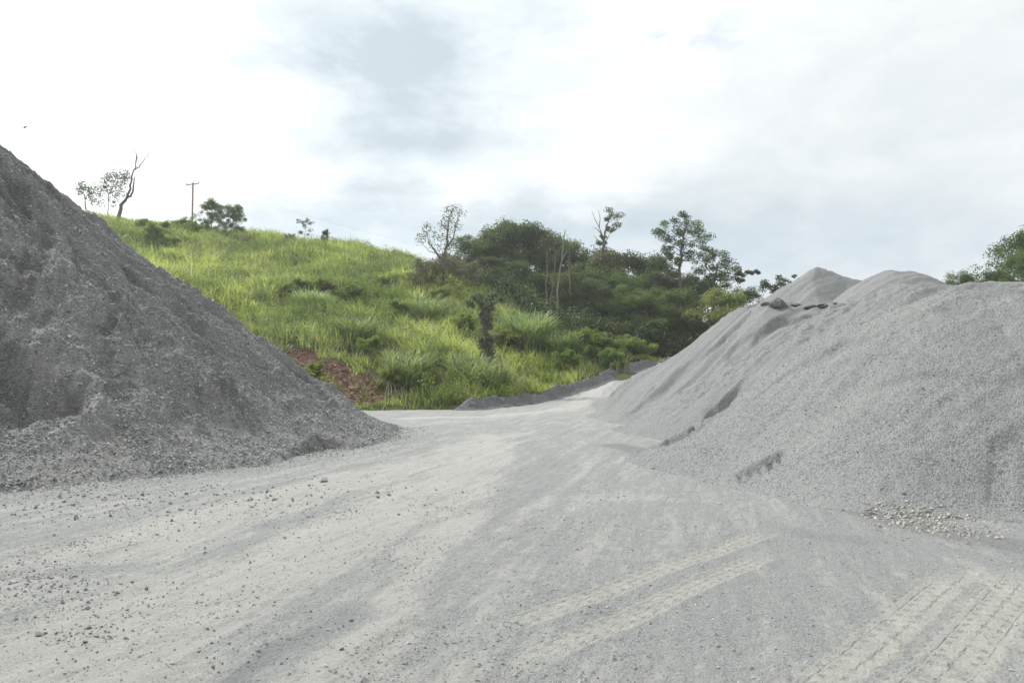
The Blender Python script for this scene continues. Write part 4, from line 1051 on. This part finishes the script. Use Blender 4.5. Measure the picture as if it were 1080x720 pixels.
shaped_tree('tall ragged tree hung with brown vines, rising above the wood', [(634, 310), (635, 285), (635, 268), (637, 252), (640, 238), (645, 226)], [.22, .20, .15, .10, .07, .03],
    [(644, 223, .75), (650, 228, .75), (649, 236, .7), (642, 231, .6), (640, 241, .55), (645, 243, .5), (636, 250, .5), (640, 256, .5), (633, 258, .6), (637, 264, .7), (643, 268, .8), (630, 269, .8), (626, 278), (636, 277), (646, 277), (653, 284), (622, 290), (633, 290), (645, 291), (640, 302), (628, 302)],
    72, M_brownleaf, M_bark, 170, leaf=.15, sp=.55, flat=.9, twigs=([(637, 252), (632, 240), (627, 230), (624, 222)], [(634, 246), (629, 241), (625, 240)], [(632, 240), (633, 230), (631, 222)], [(636, 258), (629, 252), (626, 248)]), tt=(.2, 1))

# leaning bare tree on the left crest
dead_trunk([(124, 240), (125, 228), (127, 216), (133, 208), (137, 199), (139, 190), (141, 180), (143, 174), (144, 167), (142.5, 160)],
           [.24, .22, .19, .14, .12, .09, .07, .055, .085, .025], 'leaning bare dark tree with forked top on the left crest',
           [([(141, 180), (146, 177), (151, 170), (155, 165), (156.5, 158)], [.07, .06, .045, .03, .015]), ([(139, 190), (136, 182), (135, 176)], [.04, .02, .01]),
            ([(133, 208), (137, 205), (140, 196), (141, 186)], [.14, .12, .09, .05]), ([(142.5, 160), (140, 157.5), (136, 156.5)], [.03, .02, .01]), ([(155, 165), (159, 163)], [.02, .01]),
            ([(146, 177), (147, 174)], [.03, .01])], M_bark_dark, 'bare_tree', Y=84)
# thin leafy trees beside it
dead_trunk([(113, 240), (114, 220), (116, 205), (122, 192)], [.07, .06, .05, .02], 'thin pale tree with loose leaves left of the leaning bare tree', [([(115, 210), (108, 200), (103, 196)], [.03, .02, .01]), ([(116, 205), (128, 198), (132, 190)], [.03, .02, .01]), ([(115, 212), (120, 210), (124, 205)], [.03, .02, .01])],
           M_bark_pale, 'thin_tree', Y=86, crown=([(111, 192), (117, 187), (122, 185), (128, 188), (133, 187), (131, 193), (126, 197), (118, 194), (110, 199), (104, 203), (100, 198), (121, 206), (121, 213), (106, 214), (115, 200), (127, 203), (131, 183), (112, 186)], 85, .22, .7, M_leaf4, (.2, .8)))
dead_trunk([(92, 235), (90, 215), (88, 203)], [.10, .08, .03], 'small leafy tree peeping over the dark heap, far left', [([(90, 212), (94, 204)], [.03, .01])],
           M_bark, 'leafy_tree', Y=88, crown=([(83, 196), (88, 194), (93, 199), (96, 205), (88, 200), (92, 207), (84, 202), (97, 212)], 60, .24, .55, M_leaf2, (.2, .7)))
# two bushy trees and shrubs along the crest
def crest_plant(kind, Hk, px, py_top, Y, label, w, name='bushy_tree', cat='tree', seed=0, group='small trees along the crest'):
    return place_tree(kind, Hk, px, py_top, Y, label, w, name, cat, seed, group)
crest_plant(K_ridge[0], 4.2, 222, 211, 82, 'bushy small tree on the crest just right of the utility pole', .82, seed=1)
crest_plant(K_ridge[1], 4.2, 244, 215, 81, 'bushy small tree on the crest, right one beside its twin', .8, seed=2)
crest_plant(K_thin, 4.4, 321, 229, 79, 'slender pale small tree in the middle of the crest', .9, seed=3)
crest_plant(K_ridge[0], 4.2, 341, 241, 78, 'round dark bush on the crest right of the slender tree', .45, 'shrub', 'shrub', seed=4, group='shrubs on the hillside')

SH = 'shrubs on the hillside'
def shrub(kind, px, py, s, label, sz=1.0, name='shrub', off=0):
    p = hill_hit(px, py); plant(kind, name, label, 'shrub', (p[0], p[1], p[2] + off), s, s * sz * 1.3, (px * .37) % 6.28, SH)
SHR = [
 (K_brown, 306, 252, .7, 'twiggy brownish shrub left of the slender crest tree'), (K_shrub[0], 418, 275, .9, 'small dark shrub on the crest, left of two'), (K_shrub[1], 431, 274, 1.2, 'small dark shrub on the crest, right of two'),
 (K_shrub[2], 190, 248, 1.95, 'dark shrub on the crest below the utility pole'), (K_bright[0], 204, 250, 1.65, 'bright shrub right of the dark shrub below the pole'),
 (K_shrub[0], 165, 262, 2.25, 'leafy shrub at the left end of the slope beside the dark heap'), (K_shrub[1], 180, 268, 1.80, 'leafy shrub lower right of the one beside the heap'), (K_bright[1], 148, 246, 1.35, 'light shrub at the foot of the leaning bare tree'),
 (K_bright[2], 172, 252, 1.50, 'light green shrub between bare tree and pole'),
 (K_brown, 450, 308, 1.5, 'brownish thicket left below the ragged snag'), (K_brown, 470, 304, 1.6, 'brownish thicket at the foot of the ragged snag'), (K_brown, 491, 310, 1.5, 'brownish thicket right of the ragged snag'),
 (K_shrub[2], 462, 322, 1.6, 'dark green shrub under the brownish thicket'), (K_shrub[0], 505, 325, 1.2, 'green shrub on the open grass right of the snag'),
 (K_bright[0], 402, 308, 1.3, 'bright round shrub at the middle of the slope'), (K_bright[1], 344, 318, 1.5, 'bright shrub with whitish leaves on the upper slope'), (K_bright[1], 300, 318, 1.1, 'leftmost leafy shrub on the slope terrace'),
 (K_bright[2], 318, 314, 1.3, 'bright shrub second from the left on the slope terrace'), (K_bright[0], 372, 322, 1.5, 'leafy bright shrub left of the mid slope round shrub'), (K_bright[2], 420, 338, 1.3, 'green shrub below the mid slope round shrub'),
 (K_shrub[0], 532, 378, 1.9, 'dark leafy shrub right behind the vine covered stump'), (K_bright[0], 492, 352, 1.3, 'leafy shrub left of the vine covered stump'), (K_bright[1], 540, 350, 1.4, 'bright shrub on top of the dark ones behind the stump'),
 (K_bright[2], 612, 380, 1.8, 'bright yellow green shrub right of the cane clumps'), (K_bright[0], 636, 382, 1.9, 'broad yellow green shrub in the middle of the bright row'), (K_bright[1], 658, 384, 1.9, 'yellow green shrub near the gravel slope'),
 (K_bright[2], 676, 386, 1.6, 'last yellow green shrub of the row, touching the gravel slope'), (K_bright[0], 600, 392, 1.2, 'low bright shrub in front of the yellow green row'), (K_bright[1], 648, 392, 1.3, 'low bright shrub above the dark stone bank'),
 (K_bright[2], 392, 380, 1.2, 'fresh green shrub above the red soil'), (K_bright[1], 332, 402, .8, 'small green bush growing in the red soil by the dark heap'),
 (K_bright[2], 412, 412, 1.0, 'small green bush at the right rim of the red soil'),
]
for k, px, py, s, lab in SHR: shrub(k, px, py, s * (.62 if k in K_shrub else .68), lab)

# ragged snag with hanging growth
dead_trunk([(466, 312), (468, 285), (470, 262), (472, 245), (474, 230), (478, 220)], [.16, .14, .11, .08, .05, .02], 'ragged snag with hanging growth in front of the dark wood',
    [([(468, 275), (460, 265), (452, 255), (449, 243)], [.10, .08, .05, .02]), ([(470, 262), (478, 250), (481, 236), (484, 222)], [.08, .06, .04, .02]), ([(472, 245), (466, 236), (467, 226)], [.06, .04, .02]),
     ([(468, 285), (478, 275), (486, 270)], [.08, .05, .02]), ([(460, 265), (448, 262), (443, 255)], [.04, .03, .01]), ([(468, 280), (458, 274), (448, 276)], [.05, .03, .01])],
    M_bark, 'snag_tree', Y=62, crown=([(471, 224), (476, 222), (481, 220), (486, 224), (479, 230), (470, 233), (467, 240), (474, 238), (482, 238), (476, 247), (470, 252), (462, 250), (455, 245), (449, 240), (446, 248), (453, 255),
     (443, 253), (460, 262), (470, 262), (478, 258), (472, 270), (464, 275), (456, 278), (478, 272), (484, 266), (474, 282), (468, 290), (462, 298), (472, 298), (480, 290), (488, 280), (484, 298), (456, 292)], 70, .15, .55, M_brownleaf, (.2, 1)))
# vine covered stump
def stump():
    p = hill_hit(508, 392); H = 5.2 * p[1] / 62; H = (P(512, 314, p[1])[2] - p[2]); rng = np.random.default_rng(77); Vs, Fs = [], []
    z = np.linspace(-.3, H, 8); tp = np.stack([.12 * np.sin(z) + z * .08, 0 * z, z], 1); tube_into(Vs, Fs, tp, np.linspace(.17, .08, 8), 8)
    for a, b in [(-.55, .35), (.75, .25), (.35, .5), (-.3, .6)]: tube_into(Vs, Fs, [tp[-2], tp[-2] + [a * .5, .1, b * .6], tp[-1] + [a * 1.2, .2, b * .25]], [.07, .05, .02], 5)
    root = thing('vine_stump', 'dark vine covered stump standing in the grass slope', 'stump', p)
    obj('trunk', mesh_np('trunk', np.vstack(Vs), np.array(Fs), M_bark_dark, True), root)
    n = 70; zz = rng.uniform(0, H * .95, n); a = rng.uniform(0, 6.28, n); rr = .14 + .30 * (1 - zz / H) ** 1.5
    c = np.stack([np.interp(zz, z, tp[:, 0]) + rr * np.cos(a), rr * np.sin(a), zz], 1)
    top = np.array([[-.75, .1, H * 1.0], [-.45, 0, H * .93], [.1, 0, H * 1.0], [.45, .1, H * 1.04], [.95, .2, H * .98], [.2, -.2, H * .86], [-.2, .2, H * .8], [-.95, .1, H * .90]]) + [H * .08, 0, 0]
    c = np.vstack([c, top, top + rng.normal(0, .12, top.shape)])
    V, F, T = leaf_quads(c, 38, rng, .19, np.full((len(c), 1, 3), .26) * np.array([1, 1, .7]), rng.uniform(.1, .8, len(c)), .5)
    obj('vines', mesh_np('vines', V, F, M_leaf4, False, {'tint': T}), root)
stump()

# ------------------------------------------------------------------ utility pole, wires, bird
def utility_pole(px, py_top, Y, label, arm=1.0):
    top = P(px, py_top, Y); b = float(hill_z(top[0], Y)[0]); H = top[2] - b
    m, t, bb, out = material('weathered pole wood'); t.l.new(t.mix(t.noise(OC(t), 6, 4, .6), (.16, .14, .12), (.30, .27, .24)), bb.inputs['Base Color'])
    root = thing('utility_pole', label, 'utility pole', (top[0], Y, b))
    def part(name, segs, sides=8, parent=root):
        Vs, Fs = [], []
        for pts, rad in segs: tube_into(Vs, Fs, pts, rad, sides)
        return obj(name, mesh_np(name, np.vstack(Vs), np.array(Fs), m, True), parent)
    part('post', [([(0, 0, -.8), (0, 0, H * .5), (0, 0, H)], [.17, .14, .11])], 10)
    a = .95 * arm
    part('crossarm', [([(-a, -.14, H - .40), (a, -.14, H - .18)], [.075, .075])], 4)
    part('brace', [([(-a * .6, -.17, H - .38), (0, -.16, H - 1.0)], [.025, .025])], 4)
    part('brace', [([(a * .6, -.17, H - .26), (0, -.16, H - 1.0)], [.025, .025])], 4)
    tips = []
    for q in (-.9, 0.02, .9):
        zz = H - .29 + .11 * q
        part('insulator', [([(q * a, -.14, zz + .06), (q * a, -.14, zz + .12), (q * a, -.14, zz + .18), (q * a, -.14, zz + .26)], [.03, .075, .055, .03])], 8)
        tips.append(np.array([top[0] + q * a, Y - .14, b + zz + .26]))
    part('strut', [([(-.02, -.1, H - .45), (.6, -1.2, H - 1.05)], [.02, .02])], 4)
    return tips
tips = utility_pole(203.5, 192.5, 108, 'wooden utility pole with one crossarm standing on the hill crest')
m, t, bb, out = material('cable aluminium'); bb.inputs['Base Color'].default_value = (.3, .3, .3, 1); bb.inputs['Roughness'].default_value = .5
for i, (tp, lab) in enumerate(zip(tips, ['thin cable on the left end of the crossarm', 'thin cable passing over the middle of the crossarm', 'thin cable on the right end of the crossarm'])):
    Vs, Fs = [], []
    eL = P(-160, 170 + i * 5, 150); eR = P(640, 300 + i * 4, 118)
    for e, side in ((eL, -1), (eR, 1)):
        s = np.linspace(0, 1, 24); pts = tp[None] * (1 - s)[:, None] + e[None] * s[:, None]; pts[:, 2] -= 1.6 * 4 * s * (1 - s) * .5
        if side > 0: pts[:, 2] += 0
        tube_into(Vs, Fs, pts - tp, np.full(24, .0035), 4)
    o = obj('power_cable', mesh_np('power_cable', np.vstack(Vs), np.array(Fs), m, True), label=lab, category='cable', group='cables of the utility pole'); o.location = tp

def bird():
    c = P(26.5, 134.5, 55); import bmesh
    m, t, bb, out = material('dark feathers'); bb.inputs['Base Color'].default_value = (.06, .06, .065, 1)
    Vs, Fs = [], []
    tube_into(Vs, Fs, [(-.16, 0, -.07), (-.12, 0, -.05), (-.03, 0, -.01), (.06, 0, .03), (.12, 0, .06), (.19, 0, .08)], [.004, .028, .045, .035, .022, .003], 8)
    body_v = np.vstack(Vs); F = list(Fs); V = [body_v]; n = len(body_v)
    for s in (-1, 1):   # wings: swept, thin, thick at the root
        P4 = [(-.02, 0, .0), (.08, 0, .03), (.07, s * .14, .09), (-.03, s * .15, .06), (.0, s * .36, .05), (-.05, s * .34, .03)]
        up = np.array(P4) + [0, 0, .006]; dn = np.array(P4) - [0, 0, .006]; V.append(np.vstack([up, dn]))
        for a, b_, c_, d in [(0, 1, 2, 3), (3, 2, 4, 5)]:
            F.append((n + a, n + b_, n + c_, n + d)); F.append((n + 6 + d, n + 6 + c_, n + 6 + b_, n + 6 + a))
        for a, b_ in [(1, 2), (2, 4), (4, 5), (5, 3), (3, 0)]: F.append((n + a, n + b_, n + 6 + b_, n + 6 + a))
        n += 12
    o = obj('bird', mesh_np('bird', np.vstack(V), np.array(F), m, False), label='small dark bird flying in the sky above the dark heap', category='bird'); o.location = [float(q) for q in c]
    o.rotation_euler = (R(15), R(-14), R(25))
bird()
